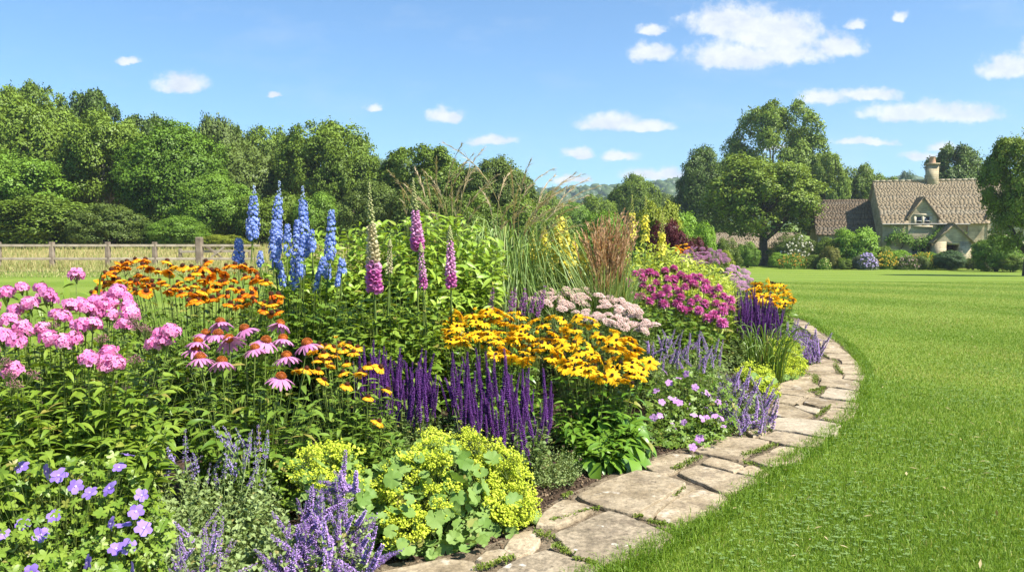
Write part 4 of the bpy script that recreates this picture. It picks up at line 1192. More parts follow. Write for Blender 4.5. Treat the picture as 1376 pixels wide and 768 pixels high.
# a band of far hedgerow at the foot of the hill
n = 2600
Yh = R.uniform(120, 230, n); Xh = R.uniform(-.75, .78, n) * Yh
B = MB(); woods(B, Xh, Yh, TG(Xh, Yh) + R.uniform(.5, 3.0, n), R.uniform(1.6, 3.2, n))
tag(B.obj("valley_hedgerow", [GM['mid']], smooth=True), "hedgerows and scrub in the valley before the hill", None, kind='stuff')

# ================================================================== THE FLOWER BORDER
def depth_fn(yt, dt, yb, db):
    return lambda y: dt + (db - dt) * (np.asarray(y, float) - yt) / (yb - yt)

def scatter(poly, n, md, seed, jit=None):
    """spaced random points inside an outline"""
    r = np.random.default_rng(seed)
    p = np.array(poly, float); lo, hi = p.min(0), p.max(0)
    out = []
    tries = 0; m = md
    while len(out) < n and tries < 60 * n:
        tries += 1
        if tries % (12 * n) == 0: m *= .8
        q = lo + r.random(2) * (hi - lo)
        if not inpoly(q[:1], q[1:], poly)[0]: continue
        if out and min(abs(np.array(out) - q).max(1)) < m * .7 and min(np.linalg.norm((np.array(out) - q) * [1, 1.5], axis=1)) < m: continue
        out.append(q)
    return np.array(out)

def W3(px, df, r=None, jit=0.0):
    px = np.asarray(px, float)
    d = df(px[:, 1])
    if jit: d = d + (r or R).normal(0, jit, len(d))
    q = np.array([P(x, y, dd) for (x, y), dd in zip(px, d)])
    return q

def stems_curve(base, tip, S=6, bow=0.0, r=None):
    """quadratic curves that leave the ground steeply"""
    t = np.linspace(0, 1, S)[None, :, None]
    c = base + (tip - base) * [.3, .3, .6]
    if bow: c = c + R.normal(0, bow, c.shape) * [1, 1, .3]
    return (1 - t) ** 2 * base[:, None] + 2 * t * (1 - t) * c[:, None] + t * t * tip[:, None]

def on_curve(C, i, t):
    S = C.shape[1]; f = t * (S - 1); k = np.minimum(f.astype(int), S - 2); w = (f - k)[:, None]
    return C[i, k] * (1 - w) + C[i, k + 1] * w, nrm(C[i, k + 1] - C[i, k])

def leafy(B, C, temps, per, ls, tr=(.08, .95), el=(.15, .6), mat=0, grow=0.3, opposite=False, flatup=1.0, taper=0.45):
    """leaves along the stems C"""
    n = len(C)
    for k in range(per):
        i = np.arange(n)
        t = tr[0] + (tr[1] - tr[0]) * np.clip((k + R.uniform(-.4, .4, n)) / max(per - 1, 1), 0, 1)
        p, tan = on_curve(C, i, t)
        az = (k // 2 * 1.571 + (k % 2) * PI if opposite else k * 2.4) + i * 1.3 + R.normal(0, .35, n)
        e = R.uniform(*el, n)
        d = np.stack([np.cos(az) * np.cos(e), np.sin(az) * np.cos(e), np.sin(e)], -1)
        s = R.uniform(*ls, n) * (1 - taper * t ** 2)
        w = R.integers(0, len(temps), n)
        up = nrm(np.array([0, 0, 1.0]) * flatup + R.normal(0, .25, (n, 3)))
        for a in range(len(temps)):
            m = w == a
            if m.any(): B.add(temps[a], frames(p[m], d[m], up[m], s[m]), mat)

def bases(tip, k=.55, centre=None, zj=0.0):
    c = tip[:, :2].mean(0) if centre is None else np.asarray(centre)
    b = c + (tip[:, :2] - c) * k
    return np.column_stack([b, T(b[:, 0], b[:, 1]) - .02])

NP = [0]
def clump(label, *, name, cat="plant", heads=None, hpos=None, poly=None, n=0, md=10, df=None, jit=.06, hs=(1, 1), tilt=.25, sunlean=.25, hup=1.0, sub_=None, hname="flower",
          fill=None, fn=0, fdf=None, fjit=.12, temps=None, per=10, ls=(.05, .08), lm=None, sm=None, sr=.003, k=.55, tr=(.08, .95), el=(.1, .6), opposite=False, head_leaf=.9,
          bow=.01, extra=None, group=None, taper=.45, hstem=True, yo=0.0, lean=(0, 0, 0), dens=1.9, lscale=1.2, dshift=0.0):
    NP[0] += 1; seed = 100 + NP[0]
    fn = int(fn * dens); ls = (ls[0] * lscale, ls[1] * lscale)
    r = np.random.default_rng(seed)
    tips = None
    if hpos is not None or n:
        px = np.array(hpos, float) if hpos is not None else scatter(poly, n, md, seed)
        px = px + [0, yo]
        tips = W3(px, df, r, jit)
        if dshift: tips = tips + (np.array([0, 0, CAM_H]) - tips) * (dshift / tips[:, 1:2])
        tips[:, 2] = np.maximum(tips[:, 2], .05)
    fl = None
    if fn:
        fp = scatter(fill, fn, 2, seed + 500); fl = W3(fp, fdf or df, r, fjit); fl[:, 2] = np.maximum(fl[:, 2], .05)
    allp = np.vstack([a for a in (tips, fl) if a is not None])
    c = allp[:, :2].mean(0); org = np.array([c[0], c[1], float(T(c[0], c[1]))])
    t = thing(name, label, cat, org, group)
    B = MB()
    if tips is not None and hstem:
        Ch = stems_curve(bases(tips, k, c), tips, 7, bow)
        B.tubes(Ch, np.linspace(1, .7, 7) * sr, 4, 1)
        if temps and head_leaf: leafy(B, Ch, temps, max(1, int(per * head_leaf)), ls, tr, el, opposite=opposite, taper=taper)
    if fl is not None:
        Cf = stems_curve(bases(fl, k, c), fl, 6, bow)
        B.tubes(Cf, np.linspace(1, .5, 6) * sr, 3, 1)
        leafy(B, Cf, temps, per, ls, (tr[0], 1.0), el, opposite=opposite, taper=taper)
    if extra: extra(B, allp, c)
    B.obj("foliage", [lm, sm or lm], t, True, org)
    if tips is not None and heads:
        for i, p in enumerate(tips):
            out = np.append(p[:2] - c, 0)
            d = nrm(np.array([0, 0, hup]) + r.normal(0, tilt * 1.3, 3) + np.array(to_sun) * sunlean + out * .25 + np.array(lean))
            v = heads[r.integers(0, len(heads))]
            o = inst(hname, v[0], t, p, d, float(r.uniform(*hs)), r.uniform(0, 6.28))
            for nm, me in v[1:]: sub(nm, me, o)
    return t

# --- greens
L_PHLOX = leafmat("leaf_phlox", (.135, .235, .020), (.255, .350, .040), .3, .42, .4)
L_MID = leafmat("leaf_mid", (.095, .180, .017), (.195, .290, .034), .25, .45, .4)
L_DARK = leafmat("leaf_dark", (.05, .11, .015), (.11, .18, .026), .25, .4, .45)
L_LIME = leafmat("leaf_lime", (.22, .35, .030), (.37, .50, .065), .3, .42, .4)
L_PALE = leafmat("leaf_pale_yellow", (.36, .46, .05), (.62, .66, .16), .35, .5, .3)
L_GREY = leafmat("leaf_greygreen", (.17, .245, .065), (.32, .40, .15), .25, .55, .3)
L_ALCH = leafmat("leaf_alchemilla", (.14, .25, .045), (.25, .36, .09), .28, .55, .25)
L_HOSTA = leafmat("leaf_coneflower", (.085, .20, .016), (.185, .315, .030), .22, .35, .5)
L_STEM = leafmat("stem_green", (.09, .14, .025), (.15, .19, .04), 0, .5, .3)
L_SALV = leafmat("leaf_salvia", (.11, .18, .04), (.22, .29, .085), .22, .55, .3)
L_GRASS = leafmat("leaf_tallgrass", (.15, .25, .045), (.32, .42, .14), .3, .45, .35)

# --- flower heads ----------------------------------------------------------
def variants(fn_, n): return [fn_(np.random.default_rng(40 + i)) for i in range(n)]
def ring(B, temp, n, r, rad_, elev, s, z=0, jit=.1, mat=0, phase=0):
    a = np.arange(n) * 2 * PI / n + phase + r.normal(0, jit, n)
    e = elev + r.normal(0, jit, n)
    d = np.stack([np.cos(a) * np.cos(e), np.sin(a) * np.cos(e), np.sin(e)], -1)
    p = np.stack([np.cos(a) * rad_, np.sin(a) * rad_, np.full(n, z)], -1)
    B.add(temp, frames(p, d, [0, 0, 1], s * r.uniform(.88, 1.1, n)), mat)
def dome(B, n, rad_, hgt, s, r, mat=0, z=0, temp=None):
    i = np.arange(n); ph = np.arccos(1 - (i + .5) / n); th = i * 2.39996
    q = np.stack([np.sin(ph) * np.cos(th), np.sin(ph) * np.sin(th), np.cos(ph)], -1)
    B.add(temp or octa(1), frames(q * [rad_, rad_, hgt] + [0, 0, z], q, [0.1, 0, 1], np.column_stack([np.full(n, s), np.full(n, s * 2.2), np.full(n, s)])), mat)

P_ECH = petmat("petal_pink", (.54, .18, .39), (.69, .32, .54)); P_CONE = leafmat("cone_orange", (.22, .045, .006), (.50, .14, .012), 0, .6, .3)
def echinacea(r):
    B = MB(); ring(B, strip(5, .056, .0078, petalw, .75, -.25), 17, r, .013, -.22, 1, .002, .09)
    a = B.mesh("ray_petals", [P_ECH], True)
    B = MB(); B.add((ico(1)[0] * [.0205, .0205, .017] + [0, 0, .006], ico(1)[1]), frames(np.zeros((1, 3)), [[0, 1, 0]], [0, 0, 1], 1), 0); dome(B, 90, .021, .021, .0018, r, 0, .005)
    return a, ("cone", B.mesh("cone", [P_CONE]))
P_RUD = petmat("petal_gold", (.82, .44, .008), (.90, .60, .022)); P_RUDC = leafmat("cone_brown", (.020, .010, .006), (.055, .025, .010), 0, .7, .2)
def rudbeckia(r):
    B = MB(); ring(B, strip(4, .034, .0068, petalw, .55, -.2), 12, r, .006, .02, 1, .0, .12)
    ring(B, strip(4, .031, .0064, petalw, .55, -.2), 7, r, .005, -.1, 1, -.003, .15)
    a = B.mesh("ray_petals", [P_RUD], True)
    B = MB(); B.add((ico(1)[0] * [.0068, .0068, .007] + [0, 0, .004], ico(1)[1]), frames(np.zeros((1, 3)), [[0, 1, 0]], [0, 0, 1], 1)); dome(B, 30, .0068, .0075, .0010, r, 0, .003)
    return a, ("cone", B.mesh("cone", [P_RUDC]))
P_HEL = petmat("petal_orange", (.74, .21, .006), (.86, .38, .012)); P_HELI = petmat("petal_red_base", (.52, .085, .007), (.70, .17, .010)); P_HELY = petmat("petal_yelloworange", (.80, .38, .012), (.85, .50, .03)); P_HELC = leafmat("helenium_cone", (.045, .014, .008), (.11, .035, .012), 0, .7, .2)
def wedge(t): return .30 + .70 * t ** .7 if t < .95 else .78
def helenium_of(outer, inner, ic=1):
    def f(r):
        B = MB(); ring(B, strip(4, .030, .0092, wedge, .8, -.1, mats=[1] * ic + [0] * (4 - ic)), 12, r, .006, -.05, 1, 0, .12)
        ring(B, strip(4, .027, .0085, wedge, .9, -.1, mats=[1] * ic + [0] * (4 - ic)), 6, r, .006, -.3, 1, -.002, .2)
        a = B.mesh("ray_petals", [outer, inner], True)
        B = MB(); B.add((ico(1)[0] * [.0115, .0115, .0105] + [0, 0, .005], ico(1)[1]), frames(np.zeros((1, 3)), [[0, 1, 0]], [0, 0, 1], 1)); dome(B, 40, .0115, .0115, .0013, r, 0, .004)
        return a, ("cone", B.mesh("cone", [P_HELC]))
    return f
P_PHL = petmat("petal_phlox", (.72, .17, .43), (.85, .37, .60)); P_PHLC = petmat("phlox_eye", (.50, .05, .26), (.60, .09, .32), .1)
def five(rad_, cup=0.0, deep=.35): return fan(25, lambda a: rad_ * ((1 - deep) + deep * abs(math.cos(a * 2.5))), cup)
def phlox(r):
    B = MB(); n = 34
    i = np.arange(n); ph = np.arccos(1 - 1.25 * (i + .5) / n); th = i * 2.39996
    q = np.stack([np.sin(ph) * np.cos(th), np.sin(ph) * np.sin(th), np.cos(ph)], -1)
    p = q * [.042, .042, .034] * r.uniform(.85, 1.15, (n, 1))
    nn = nrm(q + r.normal(0, .25, (n, 3)))
    ax = np.cross(nn, r.normal(0, 1, (n, 3)))
    s = r.uniform(.85, 1.15, n)
    B.add(five(.0145, 4), frames(p, ax, nn, s), 0)
    B.add(fan(6, lambda a: .0032), frames(p + nn * .0012, ax, nn, s), 1)
    m = 14; B.tubes(np.stack([np.tile([[0, 0, -.05]], (m, 1)), p[:m] * [.6, .6, .3] + [0, 0, -.015], p[:m]], 1), .0011, 3, 2)
    return (B.mesh("floret_dome", [P_PHL, P_PHLC, L_STEM]),)
P_BUD = leafmat("bud_mauve", (.20, .06, .10), (.38, .20, .20), .1, .6, .2)
def budhead(r):
    B = MB(); n = 60; q = nrm(r.normal(0, 1, (n, 3))); q[:, 2] = abs(q[:, 2]); p = q * .032 * r.uniform(.4, 1, (n, 1))
    B.add(octa(1), frames(p, q, [.1, 0, 1], np.column_stack([np.full(n, .002), np.full(n, .0055), np.full(n, .002)])))
    B.tubes(np.stack([np.tile([[0, 0, -.04]], (n, 1)), p * .5 + [0, 0, -.01], p], 1), .0007, 3, 1)
    return (B.mesh("bud_head", [P_BUD, L_STEM]),)
P_GER = petmat("petal_blueviolet", (.26, .15, .58), (.42, .28, .74)); P_GERC = petmat("geranium_eye", (.62, .45, .70), (.72, .55, .75), .1)
def geranium_of(mp, mc, rad_):
    def f(r):
        B = MB()
        a = np.arange(5) * 2 * PI / 5 + r.normal(0, .06, 5); e = .35 + r.normal(0, .12, 5)
        d = np.stack([np.cos(a) * np.cos(e), np.sin(a) * np.cos(e), np.sin(e)], -1)
        B.add(strip(5, rad_, rad_ * .43, lambda t: (.25 + .75 * math.sin(PI * min(t * .78 + .08, 1))) if t < .99 else .62, .55, .12), frames(d * .001, d, [0, 0, 1], r.uniform(.92, 1.06, 5)), 0)
        B.add(fan(10, lambda a: rad_ * .15), frames(np.array([[0, 0, .004]]), [[0, 1, 0]], [0, 0, 1], 1), 1)
        dome(B, 8, .003, .006, .0008, r, 1, .003)
        return (B.mesh("corolla", [mp, mc], True),)
    return f
P_SAL = petmat("salvia_violet", (.085, .022, .155), (.24, .085, .36), .2); P_SALC = leafmat("salvia_calyx", (.05, .016, .075), (.11, .035, .12), .1, .6, .2)
def spike(r, H, rad_, whorls, per, fs, m0, m1, taper=.75, gap=0.0, stemm=2, openb=.0):
    """upright spike of small lipped florets in whorls, from z=0 up"""
    B = MB()
    z = np.repeat(np.linspace(.02, 1, whorls), per); n = len(z)
    th = np.tile(np.arange(per) * 2 * PI / per, whorls) + np.repeat(np.arange(whorls) * .55, per) + r.normal(0, .25, n)
    rr = rad_ * (1 - taper * z ** 2.2) * r.uniform(.75, 1.15, n)
    e = r.uniform(.1, .7, n)
    o = np.stack([np.cos(th), np.sin(th), np.zeros(n)], -1); d = o * np.cos(e)[:, None] + np.array([0, 0, 1.0]) * np.sin(e)[:, None]
    p = o * (rr * .35)[:, None] + np.column_stack([np.zeros((n, 2)), z * H + r.normal(0, H * gap, n)])
    s = fs * (1 - .45 * z ** 2) * r.uniform(.8, 1.2, n)
    B.add(rhomb(1, .38, .25, .6), frames(p, d, o * .3 + [0, 0, 1], s), 0)
    B.add(rhomb(1, .34, -.2, .6), frames(p, nrm(d - [0, 0, .7]), o + [0, 0, .2], s * .9), 0)
    B.add(octa(1), frames(p, d, [0, 0.1, 1], np.column_stack([s * .22, s * .5, s * .22])), 1)
    B.tubes(np.array([(0, 0, -.05), (0, 0, H * .5), (0, 0, H * 1.03)]), [.003, .0026, .0012], 4, stemm)
    return B
def salvia(r): return (spike(r, r.uniform(.18, .28), .0105, 26, 6, .0120, 0, 1, .8).mesh("spike", [P_SAL, P_SALC, P_SALC]),)
P_NEP = petmat("nepeta_lilac", (.36, .20, .54), (.62, .43, .78), .2); P_NEPC = leafmat("nepeta_calyx", (.13, .09, .18), (.22, .17, .22), .1, .6, .2)
P_NEPB = petmat("nepeta_blue", (.30, .22, .52), (.50, .40, .72), .2)
def nepeta_of(mp, H=.11, w=9, fs=.0085, rad_=.011):
    return lambda r: (spike(r, H * r.uniform(.7, 1.25), rad_, w, 8, fs, 0, 1, .55, .045).mesh("spike", [mp, P_NEPC, L_GREY]),)
P_DEL = petmat("delphinium_blue", (.13, .21, .60), (.34, .44, .80), .25); P_DELW = petmat("delphinium_eye", (.70, .70, .72), (.8, .8, .82), .1); P_DELB = petmat("delphinium_bud", (.22, .30, .50), (.40, .46, .62), .2)
def delph_mesh(r, H, rad_, buds=True):
    B = MB(); n = int(250 * H * (rad_ / .045)) + 12
    z = np.sort(r.uniform(0, .90 if buds else 1.05, n)); th = np.arange(n) * 2.39996
    rr = rad_ * (1 - .55 * z ** 2) * (.6 + .4 * np.minimum(1, z * 6)) * r.uniform(.75, 1.15, n)
    o = np.stack([np.cos(th), np.sin(th), np.zeros(n)], -1); nn = nrm(o + [0, 0, .12] + r.normal(0, .18, (n, 3)))
    p = o * rr[:, None] * .8 + np.column_stack([np.zeros((n, 2)), z * H])
    ax = np.cross(nn, r.normal(0, 1, (n, 3))); s = (1 - .35 * z) * r.uniform(.75, 1.2, n)
    B.add(five(.0185, 9, .28), frames(p, ax, nn, s), 0)
    B.add(five(.0125, 12, .3), frames(p + nn * .004, ax, nn, s), 0)
    B.add(ico(.0042), frames(p + nn * .006, ax, nn, s), 1)
    if buds:
        m = 40; zz = r.uniform(.88, 1.12, m); tt = np.arange(m) * 2.4; o = np.stack([np.cos(tt), np.sin(tt), zz * 0], -1)
        B.add(ico(.007), frames(o * (rad_ * .5 * (1.2 - zz))[:, None] * 2 + np.column_stack([np.zeros((m, 2)), zz * H]), o, [0, 0, 1], r.uniform(.5, 1, m)), 3)
    B.tubes(np.array([(0, 0, -.15), (0, 0, H * .5), (0, 0, H * 1.1)]), [.006, .005, .002], 5, 2)
    return B.mesh("flower_spike", [P_DEL, P_DELW, L_STEM, P_DELB])
def bell(L, r0, r1, mat=0):
    a = np.arange(7) * 2 * PI / 7; rings = [(0, r0 * .5), (L * .15, r0), (L * .6, (r0 + r1) / 2), (L * .9, r1 * .95), (L, r1 * 1.2)]
    V = np.array([(math.cos(t) * q, y, math.sin(t) * q) for y, q in rings for t in a])
    F = [(i * 7 + j, i * 7 + (j + 1) % 7, (i + 1) * 7 + (j + 1) % 7, (i + 1) * 7 + j) for i in range(4) for j in range(7)]
    return V, [(np.array(F), None)]
P_FOX = petmat("foxglove_pink", (.60, .25, .48), (.76, .46, .64)); P_FOXD = petmat("foxglove_magenta", (.50, .11, .35), (.64, .22, .48)); P_FOXC = petmat("foxglove_cream", (.52, .46, .26), (.66, .60, .40)); P_FOXB = leafmat("foxglove_bud", (.26, .30, .10), (.44, .42, .20), .1, .6, .2)
def fox_mesh(r, H, rad_, cream=0.0, fade=.75):
    """a foxglove spire: open bells below, buds above; cream is the share of the bells, from the top, that are cream"""
    B = MB(); n = int(150 * H) + 14
    z = np.linspace(0, fade, n); th = np.arange(n) * 2.39996 + r.normal(0, .2, n)
    o = np.stack([np.cos(th), np.sin(th), np.zeros(n)], -1); d = nrm(o + [0, 0, -.75] + r.normal(0, .12, (n, 3)))
    s = (1.05 - .55 * (z / fade) ** 1.5) * r.uniform(.9, 1.1, n)
    p = o * .006 + np.column_stack([np.zeros((n, 2)), z * H])
    mi = np.where(z / fade > 1 - cream, 2, np.where(z / fade < .3, 1, 0))
    for k in range(3):
        m = mi == k
        if m.any(): B.add(bell(rad_ * .82, rad_ * .13, rad_ * .27), frames(p[m], d[m], [0, 0, 1], s[m]), k)
    m = 44; zz = np.linspace(fade, 1.0, m); tt = np.arange(m) * 2.4; o = np.stack([np.cos(tt), np.sin(tt), zz * 0], -1)
    w = (1.04 - zz) / (1.04 - fade)
    B.add(ico(1), frames(o * (rad_ * .34 * w)[:, None] + np.column_stack([np.zeros((m, 2)), zz * H]), nrm(o - [0, 0, .6]), [0, 0, 1], np.column_stack([.004 + .004 * w, .006 + .007 * w, .004 + .004 * w])), 3)
    B.tubes(np.array([(0, 0, -.3), (0, 0, H * .5), (0, 0, H)]), [.006, .005, .002], 5, 4)
    return B.mesh("flower_spire", [P_FOX, P_FOXD, P_FOXC, P_FOXB, L_STEM], True)
P_ALC = petmat("alchemilla_yellow", (.50, .60, .035), (.70, .76, .10), .3)
def alch_spray(r, w=.04, n=85):
    B = MB(); k = 7; cl = r.normal(0, 1, (k, 3)) * [w * .55, w * .55, w * .22]
    p = cl[r.integers(0, k, n)] + r.normal(0, w * .22, (n, 3)) * [1, 1, .7]
    m = n // 2
    B.add(ico(.0042), frames(p[:m], r.normal(0, 1, (m, 3)), [0, 0, 1], r.uniform(.6, 1.15, m)), 0)
    nn = nrm(r.normal(0, .5, (n, 3)) + [0, 0, 1]); B.add(fan(8, lambda a: .0058 * (.5 + .5 * abs(math.cos(2 * a)))), frames(p + [0, 0, .003], np.cross(nn, r.normal(0, 1, (n, 3))), nn, r.uniform(.7, 1.2, n)), 0)
    B.tubes(np.stack([np.tile([[0, 0, -w * 1.3]], (k, 1)), cl * .6 + [0, 0, -w * .3], cl], 1), .0008, 3, 1)
    return (B.mesh("tiny_flowers", [P_ALC, L_STEM]),)
P_MON = petmat("monarda_magenta", (.56, .08, .31), (.72, .21, .48))
def monarda(r):
    B = MB(); n = 150; i = np.arange(n); ph = np.arccos(1 - 1.45 * (i + .5) / n); th = i * 2.39996
    q = np.stack([np.sin(ph) * np.cos(th), np.sin(ph) * np.sin(th), np.cos(ph)], -1)
    B.add(strip(3, .026, .0042, lambda t: .5 + .5 * math.sin(PI * t), .7, .2), frames(q * .014, nrm(q + r.normal(0, .2, (n, 3))), [0.05, 0, 1], r.uniform(.7, 1.1, n)), 0)
    ring(B, LEAF_OVATE[0], 6, r, .006, -.1, .04, -.012, .2, 1)
    return (B.mesh("flower_mop", [P_MON, L_MID], True),)
def flat_of(m0, m1=None, rad_=.05):
    def f(r):
        B = MB(); n = 120; i = np.arange(n) + .5; rr = np.sqrt(i / n) * rad_; th = i * 2.39996
        p = np.stack([rr * np.cos(th), rr * np.sin(th), .022 * (1 - (rr / rad_) ** 2) + .003 * np.sin(rr / rad_ * 14 + th) + r.normal(0, .003, n)], -1)
        p *= [r.uniform(.8, 1.1), 1, 1]
        B.add(ico(1), frames(p, r.normal(0, 1, (n, 3)), [0, 0, 1], np.column_stack([r.uniform(.0035, .006, n), r.uniform(.0035, .006, n), r.uniform(.003, .006, n)])), 0)
        m = 15; B.tubes(np.stack([np.tile([[0, 0, -.07]], (m, 1)), p[::8][:m] * .6 + [0, 0, -.025], p[::8][:m]], 1), .0012, 3, 1)
        return (B.mesh("flat_head", [m0, L_STEM]),)
    return f
P_YEL = petmat("verbascum_yellow", (.74, .62, .05), (.84, .76, .16))
def yspike_mesh(r, H, rad_, n=70, m0=None, budtop=.25, thin=0.0):
    B = MB(); z = np.sort(r.uniform(0, 1 - budtop, n)) ; th = np.arange(n) * 2.39996; o = np.stack([np.cos(th), np.sin(th), np.zeros(n)], -1)
    nn = nrm(o + r.normal(0, .3, (n, 3)) + [0, 0, .3]); p = o * (rad_ * (1 - .6 * z ** 2))[:, None] * r.uniform(.4, 1, (n, 1)) + np.column_stack([np.zeros((n, 2)), z * H])
    B.add(five(.017, 6, .3), frames(p, np.cross(nn, r.normal(0, 1, (n, 3))), nn, r.uniform(.7, 1.1, n)), 0)
    m = 40; zz = np.linspace(1 - budtop - .1, 1, m); tt = np.arange(m) * 2.4; o = np.stack([np.cos(tt), np.sin(tt), zz * 0], -1)
    B.add(ico(1), frames(o * (rad_ * .5 * (1.05 - zz) / (budtop + .15))[:, None] + np.column_stack([np.zeros((m, 2)), zz * H]), o, [0, 0, 1], r.uniform(.004, .007, m)), 1)
    B.tubes(np.array([(0, 0, -.3), (0, 0, H * .5), (0, 0, H)]), [.006, .005, .002], 5, 2)
    return B.mesh("flower_spire", [m0 or P_YEL, leafmat("bud_yellowgreen", (.42, .42, .08), (.60, .56, .14), .15), L_STEM])

def spent(pm, cone, cr):
    def f(r):
        B = MB(); ring(B, strip(3, cr * 2.0, cr * .5, petalw, 1.2, -.2), 8, r, cr * .6, -.7, 1, 0, .3)
        a = B.mesh("ray_petals", [pm], True)
        B = MB(); B.add((ico(1)[0] * [cr, cr, cr] + [0, 0, cr * .5], ico(1)[1]), frames(np.zeros((1, 3)), [[0, 1, 0]], [0, 0, 1], 1)); dome(B, 40, cr, cr * 1.1, cr * .12, r, 0, cr * .45)
        return a, ("cone", B.mesh("cone", [cone]))
    return f
def bud(pm):
    def f(r):
        B = MB(); ring(B, strip(3, .014, .0042, petalw, -.6, .3), 9, r, .004, .7, 1, 0, .15); dome(B, 20, .006, .007, .0012, r, 1, .001)
        return (B.mesh("closed_bud", [pm, L_MID], True),)
    return f
V_ECH, V_RUD = variants(echinacea, 4), variants(rudbeckia, 6) + variants(spent(P_RUD, P_RUDC, .0095), 1) + variants(bud(P_RUD), 1)
V_HEL = variants(helenium_of(P_HEL, P_HELI, 2), 5) + variants(helenium_of(P_HELY, P_HEL, 2), 2) + variants(spent(P_HELI, P_HELC, .012), 1)
V_COR = variants(helenium_of(P_HELY, P_HELI, 1), 5) + variants(bud(P_HELY), 1)
V_PHL, V_BUD = variants(phlox, 4), variants(budhead, 2)
V_GER = variants(geranium_of(P_GER, P_GERC, .030), 4)
P_GPK = petmat("petal_mauvepink", (.52, .25, .58), (.66, .38, .70)); V_GPK = variants(geranium_of(P_GPK, P_GERC, .026), 4)
V_SAL = variants(salvia, 6); V_NEP = variants(nepeta_of(P_NEP), 5); V_NEPB = variants(nepeta_of(P_NEPB, .075, 5, .0085, .011), 4)
V_NEPF = variants(nepeta_of(P_NEP, .12, 12, .0115, .0135), 4)
V_ALC = variants(alch_spray, 5); V_MON = variants(monarda, 4)
P_ACH = petmat("yarrow_pale_pink", (.66, .44, .38), (.82, .62, .54), .15); V_ACH = variants(flat_of(P_ACH), 4)
P_SED = petmat("sedum_mauve", (.36, .14, .26), (.52, .26, .40), .1); V_SED = variants(flat_of(P_SED, rad_=.06), 3)
P_SEDP = petmat("pale_mauve_pink", (.52, .24, .40), (.66, .40, .54), .1); V_SEDP = variants(flat_of(P_SEDP, rad_=.055), 3)

# ---- front row --------------------------------------------------------------
def palm_carpet(temps, n, ls, poly, df, mat=0, zlift=0.0, seed=3):
    """leaves facing the light over a mound whose top is the outline"""
    def f(B, allp, c):
        r = np.random.default_rng(seed)
        q = scatter(poly, n, 2.5, seed); p = W3(q, df, r, .10); p[:, 2] = np.maximum(p[:, 2] + zlift, .03)
        m = len(p)
        nn = nrm(np.column_stack([(p[:, :2] - c) * .5, np.full(m, .55)]) + r.normal(0, .30, (m, 3)) + np.array([0.05, -.25, 0]))
        ax = np.cross(nn, r.normal(0, 1, (m, 3)))
        for k in range(len(temps)):
            s = np.arange(m) % len(temps) == k
            B.add(temps[k], frames(p[s], ax[s], nn[s], r.uniform(*ls, s.sum())), mat)
        b = np.column_stack([c + (p[:, :2] - c) * .6, np.zeros(m)])
        B.tubes(stems_curve(b, p, 5), np.linspace(1, .6, 5) * .0016, 3, 1)
    return f
GPOLY = [(-60, 640), (0, 615), (70, 622), (150, 610), (205, 640), (235, 700), (225, 790), (-60, 800)]
gdf = depth_fn(610, 3.05, 770, 2.5)
clump("blue violet cranesbill sprawling at the near corner of the border", name="cranesbill_plant", hname="flower", heads=V_GER,
      hpos=[(30, 627), (79, 639), (102, 653), (31, 704), (73, 693), (55, 718), (150, 703), (166, 706), (193, 709), (156, 737), (172, 733), (119, 755), (160, 628), (148, 656), (190, 665), (183, 687), (171, 611), (3, 718), (42, 768), (177, 766), (64, 632), (121, 662), (-25, 660), (-30, 740)],
      df=depth_fn(610, 2.95, 770, 2.42), jit=.03, hs=(.75, 1.05), tilt=.35, sunlean=.25, hup=.45, lean=(0, -.55, 0), dshift=.07, fill=GPOLY, fn=90, fdf=gdf, temps=LEAF_OVATE, per=5, ls=(.02, .035), lm=L_PHLOX, sm=L_STEM, sr=.0014, k=.7,
      extra=palm_carpet(LEAF_PALM, 1150, (.014, .027), GPOLY, gdf))
def nep_clump(label, poly, n, df, fill, fn, fdf, heads, hs=(.8, 1.2), tilt=.25, per=16, seed=0, md=8, ls=(.022, .037), lm=L_GREY, k=.55, tr=(.1, .92), cat="plant", name="catmint_plant", jit=.07, yo=18):
    return clump(label, name=name, hname="flower_spike", heads=heads, poly=poly, n=n, md=md, df=df, hs=hs, tilt=tilt, sunlean=.1, fill=fill, fn=fn, fdf=fdf, temps=LEAF_SMALL, per=per, ls=ls, lm=lm, sm=lm, yo=yo, dshift=.04,
                 sr=.0014, k=k, tr=tr, el=(.2, .8), opposite=True, bow=.015, cat=cat, jit=jit)
nep_clump("pale blue catmint with loose spikes below the pink coneflowers", [(215, 610), (250, 585), (270, 580), (330, 575), (358, 590), (360, 640), (330, 640), (240, 640)], 26, depth_fn(575, 3.35, 640, 3.1),
          [(195, 655), (240, 630), (300, 640), (370, 630), (385, 690), (370, 790), (200, 790)], 260, depth_fn(630, 3.2, 770, 2.6), V_NEPB, per=15)
nep_clump("purple catmint spikes leaning over at the bottom edge of the border", [(232, 770), (230, 720), (268, 700), (300, 725), (320, 765)], 26, depth_fn(700, 2.75, 770, 2.5),
          [(215, 720), (310, 720), (345, 790), (210, 800)], 60, depth_fn(700, 2.75, 770, 2.5), V_NEP, hs=(.6, .95), tilt=.4)
nep_clump("dense lilac purple catmint in front of the lady's mantle", [(358, 770), (362, 718), (385, 690), (420, 650), (440, 620), (470, 605), (488, 640), (478, 680), (500, 715), (503, 750), (480, 768)], 98, depth_fn(600, 3.0, 770, 2.55),
          [(350, 700), (420, 660), (490, 660), (505, 740), (500, 790), (350, 790)], 90, depth_fn(640, 2.95, 770, 2.5), V_NEPF, hs=(.55, 1.05), tilt=.45, md=5.5, yo=38)
